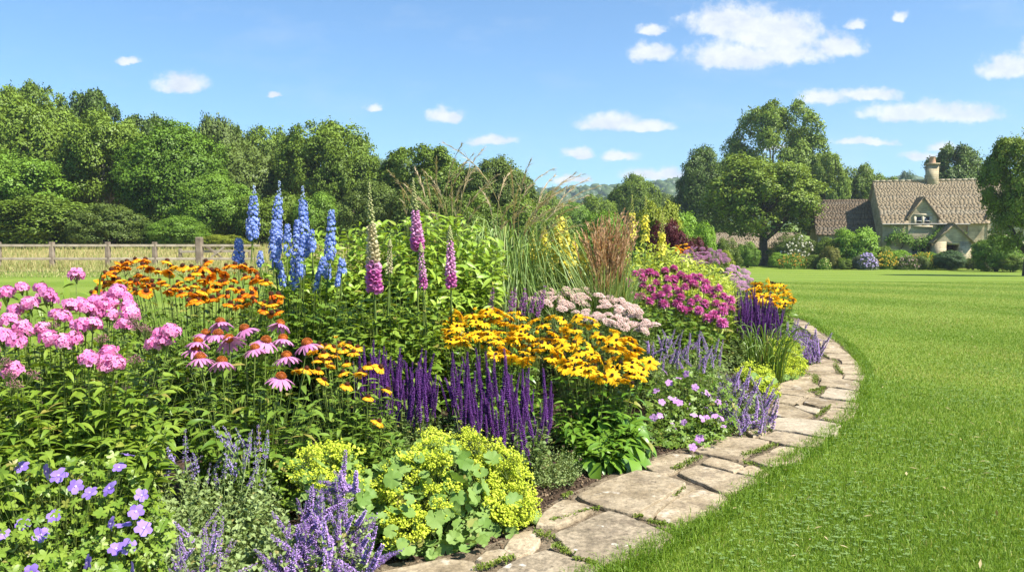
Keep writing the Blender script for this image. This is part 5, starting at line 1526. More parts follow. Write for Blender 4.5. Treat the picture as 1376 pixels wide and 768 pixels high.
def alch(label, poly, n, df, lpoly, nl, ldf, ls=(.030, .052), seed=5, hs=(.8, 1.3), md=9):
    return clump(label, name="alchemilla_plant", hname="flower_spray", heads=V_ALC, poly=poly, n=n, md=md, df=df, hs=hs, tilt=.4, dshift=.09, fill=lpoly, fn=30, fdf=ldf, temps=LEAF_SMALL, per=1, ls=(.01, .02), lm=L_ALCH, sm=L_STEM, sr=.0016, k=.5,
                 extra=palm_carpet(LEAF_FAN, nl, ls, lpoly, ldf, seed=seed), head_leaf=0)
alch("lady's mantle with yellow froth half hidden behind lilac catmint", [(392, 640), (400, 600), (440, 590), (470, 600), (488, 630), (486, 660), (450, 655)], 26, depth_fn(590, 3.35, 660, 3.1), [(395, 620), (470, 610), (500, 660), (490, 700), (420, 690)], 80, depth_fn(600, 3.3, 700, 3.0), seed=7, ls=(.02, .038))
alch("lady's mantle with large scalloped leaves above the path edge", [(500, 655), (520, 620), (560, 600), (600, 610), (610, 650), (590, 690), (570, 720), (530, 735), (508, 715)], 62, depth_fn(600, 3.5, 735, 3.08),
     [(490, 640), (540, 605), (620, 600), (650, 640), (660, 700), (640, 745), (590, 752), (530, 765), (500, 752), (485, 700)], 380, depth_fn(600, 3.5, 760, 3.05), ls=(.022, .042), seed=8, md=6)
alch("lady's mantle mounded with dense acid yellow flowers beside the slabs", [(600, 600), (625, 578), (655, 590), (690, 610), (712, 650), (720, 690), (705, 715), (670, 710), (655, 670), (640, 630)], 88, depth_fn(580, 3.85, 715, 3.3),
     [(610, 620), (660, 610), (700, 650), (715, 705), (690, 728), (650, 735), (620, 690)], 55, depth_fn(610, 3.75, 735, 3.25), seed=9, md=7)
alch("lone pale lady's mantle sprays between yellow helenium and salvia", [(560, 600), (575, 580), (605, 575), (612, 590), (590, 612)], 9, depth_fn(570, 3.75, 610, 3.6), [(560, 600), (610, 595), (600, 625), (565, 625)], 16, depth_fn(590, 3.7, 625, 3.6), seed=10)
# oregano / thyme by the soil gap
clump("small grey green thyme with dusky pink buds beside the bare soil", name="thyme_plant", hname="flower", heads=V_BUD, poly=[(710, 620), (735, 592), (770, 590), (788, 605), (780, 635), (730, 640)], n=16, md=9, df=depth_fn(590, 4.15, 640, 3.95), hs=(.18, .34),
      fill=[(702, 640), (720, 600), (770, 595), (790, 615), (782, 650), (745, 660), (715, 662)], fn=130, fdf=depth_fn(595, 4.15, 660, 3.92), temps=LEAF_SMALL, per=14, ls=(.010, .018), lm=L_GREY, sm=L_STEM, sr=.0011, k=.5, el=(.2, .8), opposite=True)
# phlox
PHL = [(102, 370), (30, 387), (8, 394), (54, 388), (63, 397), (70, 403), (13, 430), (21, 417), (36, 446), (23, 459), (4, 452), (67, 456), (58, 442), (86, 460), (100, 455), (81, 425), (94, 411), (108, 408), (127, 405), (104, 437), (115, 438),
       (125, 437), (130, 420), (146, 400), (158, 392), (169, 400), (173, 411), (175, 421), (167, 437), (148, 422), (215, 450), (229, 446), (208, 463), (221, 459), (119, 483), (140, 484), (146, 473), (155, 486), (143, 494), (17, 498), (-12, 410), (-20, 440), (40, 408), (118, 416), (138, 410), (150, 408), (-15, 470), (30, 440)]
PF = [(-50, 420), (60, 415), (120, 420), (185, 425), (240, 462), (248, 540), (225, 610), (120, 600), (0, 625), (-50, 640)]
phl = clump("tall pink phlox with domed flower heads at the near end of the border", name="phlox_plant", hname="flower_head", heads=V_PHL, hpos=PHL, df=depth_fn(370, 4.0, 495, 3.15), jit=.05, hs=(.72, 1.0), tilt=.22, sunlean=.3,
      fill=PF, fn=125, fdf=depth_fn(420, 3.85, 620, 2.9), temps=LEAF_LANCE, per=13, ls=(.085, .125), lm=L_PHLOX, sm=L_STEM, sr=.0028, k=.72, opposite=True, el=(.0, .5), tr=(.25, .97), head_leaf=.8)
r_ = np.random.default_rng(2)
for (x, y) in [(181, 486), (43, 507), (5, 490), (186, 442), (136, 458), (12, 505), (70, 440), (180, 432), (20, 520), (196, 446)]:
    p = P(x, y, float(depth_fn(370, 3.95, 495, 3.12)(y))); inst("bud_head", V_BUD[0][0], phl, p, nrm(r_.normal(0, .3, 3) + [0, 0, 1]), 1.0, r_.uniform(0, 6))
# coneflowers
clump("pink coneflowers with orange domed cones and drooping petals", name="coneflower_plant", heads=V_ECH,
      hpos=[(296, 434), (266, 460), (329, 443), (308, 457), (293, 450), (276, 449), (376, 436), (380, 456), (413, 463), (343, 469), (269, 482), (298, 487), (377, 508), (385, 480), (357, 459), (262, 470)], df=depth_fn(430, 4.0, 510, 3.45), jit=.04, hs=(.98, 1.2), tilt=.14, sunlean=-.12,
      fill=[(250, 490), (300, 500), (420, 495), (430, 560), (410, 610), (280, 610), (240, 560)], fn=60, fdf=depth_fn(490, 3.85, 610, 3.3), temps=LEAF_LANCE, per=9, ls=(.08, .13), lm=L_MID, sm=L_STEM, sr=.0034, k=.6, el=(-.1, .6), tr=(.1, .8), head_leaf=.5)
clump("yellow helenium with red centres right of the pink coneflowers", name="helenium_plant", heads=V_COR,
      hpos=[(452, 454), (469, 462), (448, 466), (461, 469), (475, 473), (438, 464), (429, 462), (412, 495), (426, 483), (452, 477), (466, 487), (435, 474), (428, 497), (461, 500), (484, 500), (435, 510), (466, 517), (496, 490), (511, 493), (521, 523), (495, 533), (509, 566), (398, 497), (441, 483), (480, 466), (445, 490), (456, 461), (418, 470)],
      df=depth_fn(454, 4.15, 566, 3.6), jit=.05, hs=(.85, 1.1), tilt=.25, sunlean=.0, fill=[(405, 510), (470, 490), (540, 540), (560, 600), (520, 625), (420, 620)], fn=75, fdf=depth_fn(490, 4.1, 620, 3.45), temps=LEAF_LANCE, per=10, ls=(.06, .10), lm=L_MID, sm=L_STEM, sr=.0024, k=.6, head_leaf=.6)
HELP = [(118, 398), (122, 380), (140, 362), (180, 344), (215, 350), (270, 350), (330, 354), (375, 390), (374, 424), (335, 418), (290, 408), (250, 404), (215, 396), (180, 396), (125, 404)]
clump("orange helenium with brown centres in front of the timber fence", name="helenium_plant", heads=V_HEL, poly=HELP, n=96, md=9, df=depth_fn(345, 5.3, 425, 4.6), hs=(1.05, 1.4), tilt=.25, sunlean=-.05,
      fill=[(140, 410), (240, 405), (370, 412), (392, 470), (300, 490), (240, 470), (185, 450)], fn=110, fdf=depth_fn(405, 5.0, 480, 4.3), temps=LEAF_LANCE, per=11, ls=(.07, .11), lm=L_MID, sm=L_STEM, sr=.003, k=.65, head_leaf=.7, el=(.2, .9))
# sword leaves behind the phlox
def ribbons(B, C, w, mat=0, prof=lambda t: 1 - t ** 3):
    """flat ribbons along curves C (N,S,3); w (N,)"""
    N, S, _ = C.shape; tan = nrm(np.gradient(C, axis=1))
    side = np.cross(tan, np.array([0, 0, 1.0])); bad = np.linalg.norm(side, axis=-1) < .05
    side = nrm(side + np.where(bad[..., None], np.array([1.0, .3, 0]), 0))
    rot = R.uniform(-1.2, 1.2, (N, 1, 1)); side = nrm(side * np.cos(rot) + np.cross(tan, side) * np.sin(rot))
    hw = np.asarray(w)[:, None, None] * np.array([max(prof(t), .04) for t in np.linspace(0, 1, S)])[None, :, None] * .5
    V = np.stack([C - side * hw, C + side * hw], 2).reshape(-1, 3)
    k = (np.arange(N)[:, None] * S + np.arange(S - 1)[None]) * 2 + B.n
    q = np.stack([k, k + 1, k + 3, k + 2], -1).reshape(-1, 4)
    B.f.append((q, np.full(len(q), mat))); B.v.append(V); B.n += len(V)
def arcs(base, az, H, reach, S=9, droop=.35):
    """curves that rise and arch over: base (N,3)"""
    t = np.linspace(0, 1, S)[None]
    H, reach, az = (np.asarray(a)[:, None] for a in (H, reach, az))
    h = reach * t ** 1.7; z = H * (np.sin(t * PI * (.5 + droop * .5)) / 1.0)
    return base[:, None] + np.stack([np.cos(az) * h, np.sin(az) * h, z], -1)
def grass_tuft(label, px, d, br, n, H, reach, w, mat, name="grass_clump", cat="ornamental grass", droop=.3, foot=None, S=9):
    c = P(px, 400, d); org = np.array([c[0], d, gz(c[0], d)])
    t = thing(name, label, cat, org)
    a = R.uniform(0, 6.28, n); rr = br * np.sqrt(R.random(n)); base = org + np.column_stack([np.cos(a) * rr, np.sin(a) * rr, np.zeros(n) - .02])
    B = MB(); ribbons(B, arcs(base, a + R.normal(0, .7, n), R.uniform(*H, n), R.uniform(*reach, n), S, droop), R.uniform(*w, n), 0)
    B.obj("foliage", [mat], t, True, org)
    return t, org
t_, o_ = grass_tuft("sword leaved clump rising behind the pink phlox", 88, 4.35, .22, 26, (.7, 1.08), (.05, .3), (.022, .034), L_PHLOX, name="sword_leaf_plant", cat="plant", droop=.1)

# ---- salvia and gold coneflowers ---------------------------------------------
for lb, po, fi, n_ in (("deep violet salvia drift between yellow helenium and the leafy clump", [(470, 505), (472, 472), (500, 464), (545, 466), (585, 480), (592, 520), (560, 530), (500, 528)], [(470, 535), (560, 540), (600, 555), (590, 605), (540, 610), (480, 590)], 82),
                       ("deep violet salvia drift with upright spikes below the gold coneflowers", [(596, 490), (640, 474), (700, 492), (738, 520), (744, 545), (718, 570), (670, 565), (610, 545)], [(596, 555), (640, 560), (740, 560), (742, 600), (700, 612), (600, 605)], 100)):
    clump(lb, name="salvia_plant", hname="flower_spike", heads=V_SAL, poly=po, n=n_, md=5, yo=46, df=depth_fn(460, 4.5, 590, 4.0), hs=(.55, 1.0), tilt=.10, sunlean=-.02, jit=.10,
      fill=fi, fn=100, fdf=depth_fn(540, 4.25, 610, 3.85), temps=LEAF_OVATE, per=9, ls=(.03, .05), lm=L_SALV, sm=L_SALV, sr=.002, k=.7, opposite=True, el=(.1, .7), head_leaf=.5, tr=(.1, .85))
RUDP = [(590, 440), (600, 425), (640, 415), (720, 418), (800, 430), (850, 455), (878, 490), (872, 510), (830, 518), (790, 500), (755, 495), (720, 480), (700, 490), (650, 470), (600, 462)]
clump("gold coneflowers massed behind the violet salvia", name="gold_coneflower_plant", heads=V_RUD, poly=[(588, 442), (600, 425), (640, 415), (705, 418), (718, 440), (735, 470), (715, 488), (670, 478), (630, 465), (596, 462)], n=96, md=6.5, df=depth_fn(415, 5.3, 490, 4.55), hs=(1.1, 1.45), tilt=.25, sunlean=-.02,
      fill=[(600, 470), (700, 480), (740, 500), (735, 560), (640, 540), (600, 520)], fn=60, fdf=depth_fn(470, 4.9, 560, 4.35), temps=LEAF_LANCE, per=8, ls=(.07, .11), lm=L_HOSTA, sm=L_STEM, sr=.0024, k=.7, head_leaf=.7)
rud = clump("gold coneflowers with broad drooping leaves spilling to the path", name="gold_coneflower_plant", heads=V_RUD, poly=[(712, 425), (745, 418), (800, 428), (850, 455), (878, 488), (872, 512), (845, 516), (826, 520), (790, 502), (760, 498), (735, 478), (722, 450)], n=98, md=7.5, df=depth_fn(415, 5.2, 518, 4.3), hs=(1.1, 1.45), tilt=.25, sunlean=-.02,
      fill=[(735, 520), (780, 515), (840, 525), (868, 560), (860, 600), (800, 610), (745, 580)], fn=70, fdf=depth_fn(510, 4.75, 610, 4.15), temps=LEAF_LANCE, per=8, ls=(.08, .13), lm=L_HOSTA, sm=L_STEM, sr=.0024, k=.6, head_leaf=.7)
def skirt(label_parent, poly, n, df, temps, ls, mat, out=(.55, -.75), seed=4, name="leaf_skirt", downs=(-.5, .25)):
    r = np.random.default_rng(seed)
    q = scatter(poly, n, 5, seed); p = W3(q, df, r, .05); p[:, 2] = np.maximum(p[:, 2], .07); m = len(p)
    org = np.array(label_parent.location)
    d = np.column_stack([out[0] + r.normal(0, .55, m), out[1] + r.normal(0, .35, m), r.uniform(*downs, m)])
    B = MB()
    for k in range(len(temps)):
        s = np.arange(m) % len(temps) == k
        B.add(temps[k], frames(p[s], d[s], nrm(np.array([0, 0, 1.0]) + r.normal(0, .25, (s.sum(), 3))), r.uniform(*ls, s.sum())))
    B.tubes(stems_curve(np.column_stack([org[:2] + (p[:, :2] - org[:2]) * .4, np.zeros(m)]), p, 5), np.linspace(1, .8, 5) * .0022, 3, 0)
    return B.obj(name, [mat], label_parent, True, org)
skirt(rud, [(750, 580), (790, 545), (850, 560), (866, 595), (845, 625), (800, 632), (765, 622)], 130, depth_fn(545, 4.6, 632, 4.2), LEAF_BROAD, (.12, .19), L_HOSTA)

# ---- delphiniums and foxgloves -------------------------------------------------
dd = 5.6; ppm = FPX / dd
spk = [(339, 253, 322, 19, True), (321, 318, 352, 18, False), (369, 246, 352, 19, True), (409, 252, 345, 18, True), (396, 292, 388, 17, False), (443, 280, 350, 17, False), (432, 345, 368, 14, False), (459, 346, 372, 14, False), (372, 330, 362, 15, False), (424, 362, 392, 10, False), (454, 366, 384, 8, False), (350, 338, 356, 9, False), (386, 300, 342, 12, False), (420, 305, 340, 11, False), (404, 330, 372, 13, False), (380, 352, 384, 11, False), (440, 352, 374, 10, False)]
pts = [(x, yb) for x, yt, yb, w, b in spk]
dph = clump("blue delphiniums with tall packed flower spires behind the orange helenium", name="delphinium_plant", hpos=pts, df=lambda y: np.full(np.shape(y), dd), jit=.06, heads=None, k=.7, temps=LEAF_PALM, per=5, ls=(.05, .08), lm=L_MID, sm=L_STEM, sr=.005,
            fill=[(320, 400), (340, 375), (430, 375), (470, 390), (470, 440), (400, 450), (330, 430)], fn=60, fdf=depth_fn(375, 5.8, 450, 5.2), head_leaf=.6)
r_ = np.random.default_rng(8)
for x, yt, yb, w, bd in spk:
    p = P(x, yb, dd + r_.normal(0, .06)); H = (yb - yt) / ppm
    inst("flower_spike", delph_mesh(r_, H * .92, w / 2 / ppm, bd), dph, p, nrm([r_.normal(0, .055), r_.normal(0, .05), 1]), 1.0, r_.uniform(0, 6))
def foxglove(label, x, yt, yb, w, d, cream=0., fade=.7, small=False):
    p = P(x, yb, d); g = gz(p[0], d); H = (yb - yt) / FPX * d; R_ = np.random.default_rng(int(x))
    t = thing("foxglove", label, "foxglove", (p[0], d, g))
    inst("flower_spike", fox_mesh(R_, H, w / FPX * d * .46, cream, fade), t, p, nrm([R_.normal(0, .05), R_.normal(0, .04), 1]), 1.0, 0)
    B = MB(); L = p[2] - g
    C = np.array([[(0, 0, -.02), (.01, 0, L * .3), (0, .01, L * .6), (0, 0, L)]]); B.tubes(C, [.008, .007, .006, .0055], 6, 1)
    C = np.repeat(C, 5, 0)
    leafy(B, C, LEAF_OVATE, 7, (.10, .16) if not small else (.06, .1), (.05, .98), (.0, .7), taper=.55)
    B.obj("foliage", [L_PHLOX, L_STEM], t, True)
foxglove("foxglove with cream upper bells turning magenta below, tallest of the foxgloves", 503, 246, 386, 28, 4.9, .55, .62)
foxglove("pink foxglove with a long bare tip behind the tall grass seed heads", 561, 240, 332, 24, 5.3, 0, .55)
foxglove("slender pale pink foxglove below the taller pink foxglove", 569, 326, 384, 14, 5.0, 0, .8, True)
foxglove("pink foxglove standing rightmost, before the arching grass", 606, 304, 382, 19, 5.1, 0, .78)
foxglove("small cream foxglove tip beside the tallest foxglove", 523, 322, 366, 10, 5.0, 1.0, .8, True)
# leafy masses without flowers
clump("bright green leafy perennial behind the pink foxgloves, not in flower", name="leafy_perennial", fill=[(520, 300), (560, 286), (615, 288), (660, 308), (680, 350), (665, 400), (600, 420), (545, 400)], fn=165, fdf=depth_fn(290, 6.4, 420, 5.6), temps=LEAF_LANCE, per=13, ls=(.10, .15), lm=L_LIME, sm=L_STEM, sr=.003, k=.75, opposite=True, el=(.1, .8), tr=(.3, 1), extra=palm_carpet(LEAF_LANCE, 260, (.08, .13), [(515, 300), (560, 284), (615, 286), (660, 306), (685, 350), (665, 400), (600, 415), (530, 395)], depth_fn(288, 6.3, 420, 5.5), seed=31))
clump("bright leafy perennial between delphiniums and the cream foxglove", name="leafy_perennial", fill=[(345, 350), (380, 325), (440, 305), (525, 295), (550, 330), (545, 400), (470, 400), (350, 385)], fn=190, fdf=depth_fn(295, 6.8, 400, 6.0), temps=LEAF_LANCE, per=14, ls=(.10, .145), lm=L_LIME, sm=L_STEM, sr=.003, k=.75, opposite=True, el=(.1, .8), tr=(.3, 1), extra=palm_carpet(LEAF_LANCE, 210, (.08, .13), [(350, 350), (380, 325), (440, 303), (525, 293), (552, 330), (545, 400), (470, 395), (360, 385)], depth_fn(293, 6.7, 400, 5.95), seed=32))
clump("leafy clump of upright stems just behind the violet salvia", name="leafy_perennial", fill=[(440, 400), (500, 385), (590, 400), (610, 430), (590, 465), (500, 470), (440, 460)], fn=120, fdf=depth_fn(385, 5.3, 470, 4.75), temps=LEAF_OVATE, per=15, ls=(.07, .11), lm=L_PHLOX, sm=L_STEM, sr=.003, k=.75, opposite=True, el=(.0, .6), tr=(.2, 1))

# ---- tall grasses ---------------------------------------------------------------
M_PLUME = leafmat("grass_plume", (.38, .28, .16), (.62, .50, .33), .25, .6, .2); M_PLUMED = leafmat("grass_plume_dark", (.12, .07, .06), (.24, .16, .12), .2, .6, .2); M_STRAW = leafmat("grass_stem", (.34, .29, .10), (.50, .42, .18), .15, .5, .3)
M_PLUMER = leafmat("grass_plume_russet", (.38, .20, .11), (.64, .42, .26), .3, .6, .2)
def plume_branches(B, C, t0, n, L, w, mat):
    """a feathery panicle on the upper part of every curve in C"""
    N = len(C)
    for k in range(n):
        t = np.full(N, t0 + (1 - t0) * (k + .5) / n) + R.normal(0, .01, N); t = np.clip(t, 0, .995)
        p, tan = on_curve(C, np.arange(N), t)
        d = nrm(tan + R.normal(0, .22, (N, 3))); l = L * (1 - .55 * (k / n)) * R.uniform(.7, 1.2, N)
        q = np.stack([p, p + d * l[:, None] * .5, p + d * l[:, None] + np.array([0, 0, -.12]) * l[:, None]], 1)
        ribbons(B, q, np.full(N, w), mat, lambda t: 1 - .7 * t)
def plumes(t, org, tips, base_r, name, mats, t0=.72, n=26, L=.07, w=.004, sw=.004, nod=.0):
    r = np.random.default_rng(len(tips) + int(org[0] * 100) % 97)
    for p in tips:
        a = r.uniform(0, 6.28); b = org + np.array([math.cos(a) * base_r, math.sin(a) * base_r, 0]) * math.sqrt(r.random())
        b[:2] += (p[:2] - b[:2]) * .12
        c = b + (p - b) * [.12, .12, .72]
        tt = np.linspace(0, 1, 12)[:, None]
        C = ((1 - tt) ** 2 * b + 2 * tt * (1 - tt) * c + tt ** 2 * p)[None]
        k = np.clip((tt - .6) / .4, 0, 1) ** 2; h = nrm((p - b)[:2] + r.normal(0, .1, 2) + [.12, 0])
        C = C + np.concatenate([k * h[0] * nod, k * h[1] * nod, -k * nod * .35], 1)[None]
        B = MB(); B.tubes(C, np.linspace(1, .35, 12) * sw * .5, 3, 0)
        plume_branches(B, C, t0, n, L, w, 1)
        B.obj(name, mats, t, False, org)
gt, go = grass_tuft("arching green grass clump with silvery seed plumes leaning over yellow flowers", 682, 6.9, .28, 700, (.65, 1.45), (.3, .85), (.007, .012), L_GRASS, droop=.7)
tp = [(628, 180, 6.6), (662, 260, 6.8), (676, 268, 6.7), (690, 215, 6.9), (700, 205, 7.0), (710, 214, 7.0), (722, 222, 7.1), (738, 222, 7.0), (752, 221, 7.0), (765, 226, 7.1), (772, 238, 6.9), (735, 255, 6.6), (722, 262, 6.5), (748, 262, 6.6), (708, 275, 6.5), (695, 258, 6.4), (740, 280, 6.4), (668, 215, 7.2), (655, 240, 7.3), (756, 250, 6.8), (728, 240, 6.8), (716, 248, 6.7), (745, 235, 7.1), (758, 285, 6.5), (684, 240, 6.5)]
plumes(gt, go, [P(*a) for a in tp], .25, "plume", [M_STRAW, M_PLUME], t0=.74, n=46, L=.095, w=.0060, sw=.0055, nod=.22)
gt, go = grass_tuft("thin golden grass stems with slender seed heads behind the pink foxgloves", 598, 7.0, .2, 160, (.6, 1.2), (.1, .45), (.006, .010), L_GRASS, droop=.3)
tp = [(601, 186, 7), (628, 188, 6.9), (535, 222, 6.8), (530, 248, 6.7), (548, 240, 6.8), (572, 225, 7), (584, 218, 7.1), (598, 212, 7.1), (608, 225, 7), (590, 240, 6.8), (612, 252, 6.8), (580, 255, 6.9), (633, 258, 6.8), (566, 238, 7), (620, 215, 7), (605, 240, 7), (640, 235, 7.1), (575, 205, 7.1), (648, 225, 7.1), (556, 215, 7), (616, 200, 7.1)]
plumes(gt, go, [P(*a) for a in tp], .18, "plume", [M_STRAW, M_PLUME], t0=.76, n=40, L=.08, w=.0058, sw=.006, nod=.16)
gt, go = grass_tuft("upright feather reed grass with russet plumes between the yellow spires", 812, 6.7, .2, 760, (.6, 1.1), (.03, .26), (.006, .010), L_GRASS, droop=.05)
tp = [(x, y, 6.7 + R.normal(0, .12)) for x, y in scatter([(768, 322), (782, 300), (800, 294), (812, 286), (840, 280), (862, 296), (858, 318), (840, 326), (800, 328)], 100, 4, 77)]
plumes(gt, go, [P(*a) for a in tp], .14, "plume", [M_STRAW, M_PLUMER], t0=.52, n=34, L=.07, w=.009, sw=.005)

# ---- middle of the border -------------------------------------------------------
def yellow_spires(label, spires, d, name, cat="plant", fillp=None, fd=None, lm=L_MID, rad_=.05, n=70, budtop=.25, fn=50):
    pts = [(x, yb) for x, yt, yb in spires]
    t = clump(label, name=name, cat=cat, hpos=pts, df=lambda y: np.full(np.shape(y), d), jit=.08, k=.6, temps=LEAF_LANCE, per=8, ls=(.07, .11), lm=lm, sm=L_STEM, sr=.004, fill=fillp, fn=fn, fdf=fd, head_leaf=.6)
    r = np.random.default_rng(int(d * 10))
    for x, yt, yb in spires:
        p = P(x, yb, d + r.normal(0, .08)); H = (yb - yt) / FPX * d
        inst("flower_spike", yspike_mesh(r, H, rad_ * r.uniform(.85, 1.1), int(n * H / .4) + 8, None, budtop), t, p, nrm([r.normal(0, .04), r.normal(0, .03), 1]), 1.0, 0)
    return t
yellow_spires("yellow loosestrife spires between arching grass and brown feather grass", [(712, 306, 362), (728, 318, 366), (736, 312, 360), (745, 300, 352), (752, 272, 352), (762, 296, 358), (770, 312, 358), (757, 315, 366), (778, 328, 380), (722, 326, 372), (704, 335, 374), (716, 318, 352), (732, 300, 344), (741, 322, 376), (766, 330, 376), (749, 290, 340), (786, 338, 378), (698, 350, 380)], 6.9, "loosestrife_plant",
              fillp=[(690, 350), (790, 350), (795, 395), (690, 400)], fd=depth_fn(345, 7.2, 400, 6.5), rad_=.042, n=78, budtop=.25)
for i, (x, yt, yb, d, lb) in enumerate([(850, 262, 322, 8.6, "tall yellow mullein spike beside the russet feather grass"), (867, 264, 325, 8.8, "yellow mullein spike with a long bare tip, middle of the three"), (889, 286, 345, 8.8, "yellow mullein spike standing before the wine red smoke bush")]):
    p = P(x, yb, d); t = thing("mullein", lb, "mullein", (p[0], d, gz(p[0], d))); r = np.random.default_rng(i + 60)
    inst("flower_spike", yspike_mesh(r, (yb - yt) / FPX * d, .055, 75, None, .42), t, p, (0.02 * (i - 1), 0, 1), 1.0, 0)
    B = MB(); L = p[2] - gz(p[0], d); C = np.array([[(0, 0, 0), (0, 0, L * .5), (0, 0, L)]]); B.tubes(C, [.01, .009, .006], 6, 1); leafy(B, np.repeat(C, 4, 0), LEAF_OVATE, 9, (.12, .2), (.03, .98), (.1, .8), taper=.6); B.obj("foliage", [L_ALCH, L_STEM], t, True)
clump("pale yellow green leafy drift with narrow leaves above the magenta bergamot", name="golden_leaf_plant", fill=[(840, 345), (870, 322), (905, 332), (945, 350), (980, 368), (992, 395), (960, 405), (880, 385), (835, 370)], fn=260, fdf=depth_fn(320, 9.6, 405, 7.6), temps=LEAF_LANCE[:2] + LEAF_THIN[:1], per=16, ls=(.09, .15), lm=L_PALE, sm=L_STEM, sr=.003, k=.8, el=(.3, 1.0), tr=(.25, 1))
clump("lime green foliage at the right of the pale yellow green drift", name="golden_leaf_plant", fill=[(950, 360), (990, 372), (1000, 400), (985, 430), (965, 410)], fn=60, fdf=depth_fn(360, 9.0, 430, 7.8), temps=LEAF_THIN, per=16, ls=(.06, .10), lm=L_LIME, sm=L_STEM, sr=.003, k=.8, el=(.3, 1.0), tr=(.2, 1))
clump("pale pink yarrow with flat flower heads behind the gold coneflowers", name="yarrow_plant", hname="flower_head", heads=V_ACH, poly=[(715, 402), (735, 388), (790, 390), (840, 402), (870, 425), (882, 440), (872, 450), (845, 440), (800, 430), (750, 415)], n=56, md=8, df=depth_fn(385, 6.7, 450, 5.7), hs=(.7, 1.05), tilt=.25, sunlean=.1, lean=(0, -.45, 0),
      fill=[(730, 415), (800, 420), (880, 440), (885, 470), (850, 462), (790, 445)], fn=80, fdf=depth_fn(410, 6.3, 470, 5.6), temps=LEAF_THIN, per=14, ls=(.06, .10), lm=L_SALV, sm=L_STEM, sr=.0025, k=.7, el=(.1, .8))
clump("magenta bergamot with shaggy round heads above dark leaves", name="bergamot_plant", hname="flower_head", heads=V_MON,
      poly=[(836, 380), (850, 368), (905, 360), (940, 372), (975, 388), (985, 410), (975, 440), (955, 432), (930, 425), (900, 412), (880, 408), (850, 398)], n=52, md=11, df=depth_fn(360, 7.4, 440, 6.4), hs=(1.05, 1.4), tilt=.18, sunlean=-.05,
      fill=[(850, 400), (900, 415), (960, 435), (975, 470), (930, 485), (880, 470), (860, 430)], fn=120, fdf=depth_fn(400, 7.0, 485, 6.0), temps=LEAF_OVATE, per=11, ls=(.08, .12), lm=L_MID, sm=L_STEM, sr=.003, k=.75, opposite=True, el=(.0, .6), tr=(.25, .98), head_leaf=.8)
V_PUR = variants(nepeta_of(petmat("stachys_magenta", (.34, .08, .34), (.48, .18, .46)), .12, 6, .018, .024), 3)
clump("purple betony spires poking up above the gold coneflowers", name="betony_plant", hname="flower_spike", heads=V_PUR, hpos=[(659, 414), (685, 420), (700, 414), (703, 422), (713, 418), (727, 412), (690, 412), (722, 424)], df=depth_fn(400, 5.9, 430, 5.5), hs=(.8, 1.1), tilt=.05, temps=LEAF_OVATE, per=6, ls=(.05, .08), lm=L_SALV, sm=L_STEM, sr=.0025, k=.8,
      fill=[(650, 425), (730, 425), (730, 440), (650, 440)], fn=20, fdf=depth_fn(420, 5.8, 440, 5.6))
nep_clump("lilac catmint between pale yarrow and the mauve pink cranesbill", [(868, 470), (880, 450), (920, 452), (960, 458), (975, 480), (950, 492), (890, 490)], 46, depth_fn(450, 6.0, 492, 5.5), [(865, 480), (930, 470), (985, 480), (990, 510), (880, 505)], 90, depth_fn(465, 5.9, 510, 5.4), V_NEP, hs=(.8, 1.2), tilt=.35, yo=8, per=11, ls=(.02, .032))
GP = [(868, 520), (890, 495), (940, 492), (980, 510), (995, 555), (980, 590), (930, 605), (885, 608), (868, 580)]
gpd = depth_fn(490, 5.5, 608, 4.65)
clump("mauve pink cranesbill mound spilling onto the slabs", name="cranesbill_plant", heads=V_GPK, hpos=[(899, 514), (912, 508), (922, 502), (901, 535), (886, 558), (908, 538), (913, 541), (932, 558), (943, 562), (949, 561), (961, 559), (905, 572), (919, 567), (940, 589), (970, 562), (972, 573), (931, 601), (878, 561), (934, 520), (950, 528), (955, 535), (894, 500), (889, 540), (925, 545), (965, 540), (882, 525)],
      df=depth_fn(490, 5.4, 608, 4.55), jit=.04, hs=(.8, 1.05), tilt=.35, sunlean=.2, hup=.35, lean=(.1, -.5, 0), dshift=.08, fill=GP, fn=150, fdf=gpd, temps=LEAF_SMALL, per=9, ls=(.018, .03), lm=L_MID, sm=L_STEM, sr=.0014, k=.7, extra=palm_carpet(LEAF_PALM, 800, (.014, .028), GP, gpd, seed=12))
nep_clump("violet blue catmint mound overhanging the inner edge of the path", [(950, 560), (955, 520), (985, 495), (1010, 500), (1040, 535), (1038, 565), (1010, 582), (975, 575)], 96, depth_fn(492, 5.8, 582, 5.05), [(950, 540), (990, 510), (1030, 540), (1030, 572), (985, 585), (952, 580)], 140, depth_fn(505, 5.7, 585, 5.05), V_NEP, hs=(.9, 1.4), tilt=.5, md=4.5, per=12)
alch("lime yellow lady's mantle tucked behind the violet blue catmint", [(985, 500), (1005, 488), (1030, 495), (1045, 520), (1046, 540), (1030, 530)], 34, depth_fn(488, 6.3, 540, 5.6), [(990, 505), (1035, 500), (1046, 545), (1020, 535)], 30, depth_fn(495, 6.2, 545, 5.6), seed=21, hs=(.9, 1.3), md=5)
alch("rounded lady's mantle mound in the bend of the path", [(1030, 470), (1050, 450), (1070, 462), (1080, 485), (1078, 502), (1050, 505), (1035, 495)], 60, depth_fn(448, 7.9, 505, 7.05), [(1030, 470), (1070, 460), (1082, 490), (1075, 508), (1040, 508)], 60, depth_fn(455, 7.9, 508, 7.05), seed=22, hs=(1.0, 1.5), md=5)
gt, go = grass_tuft("dark green strap leaved daylily clump beside the lime mound", 1030, 6.9, .16, 130, (.30, .55), (.10, .36), (.007, .012), L_MID, name="daylily_clump", cat="plant", droop=.35)
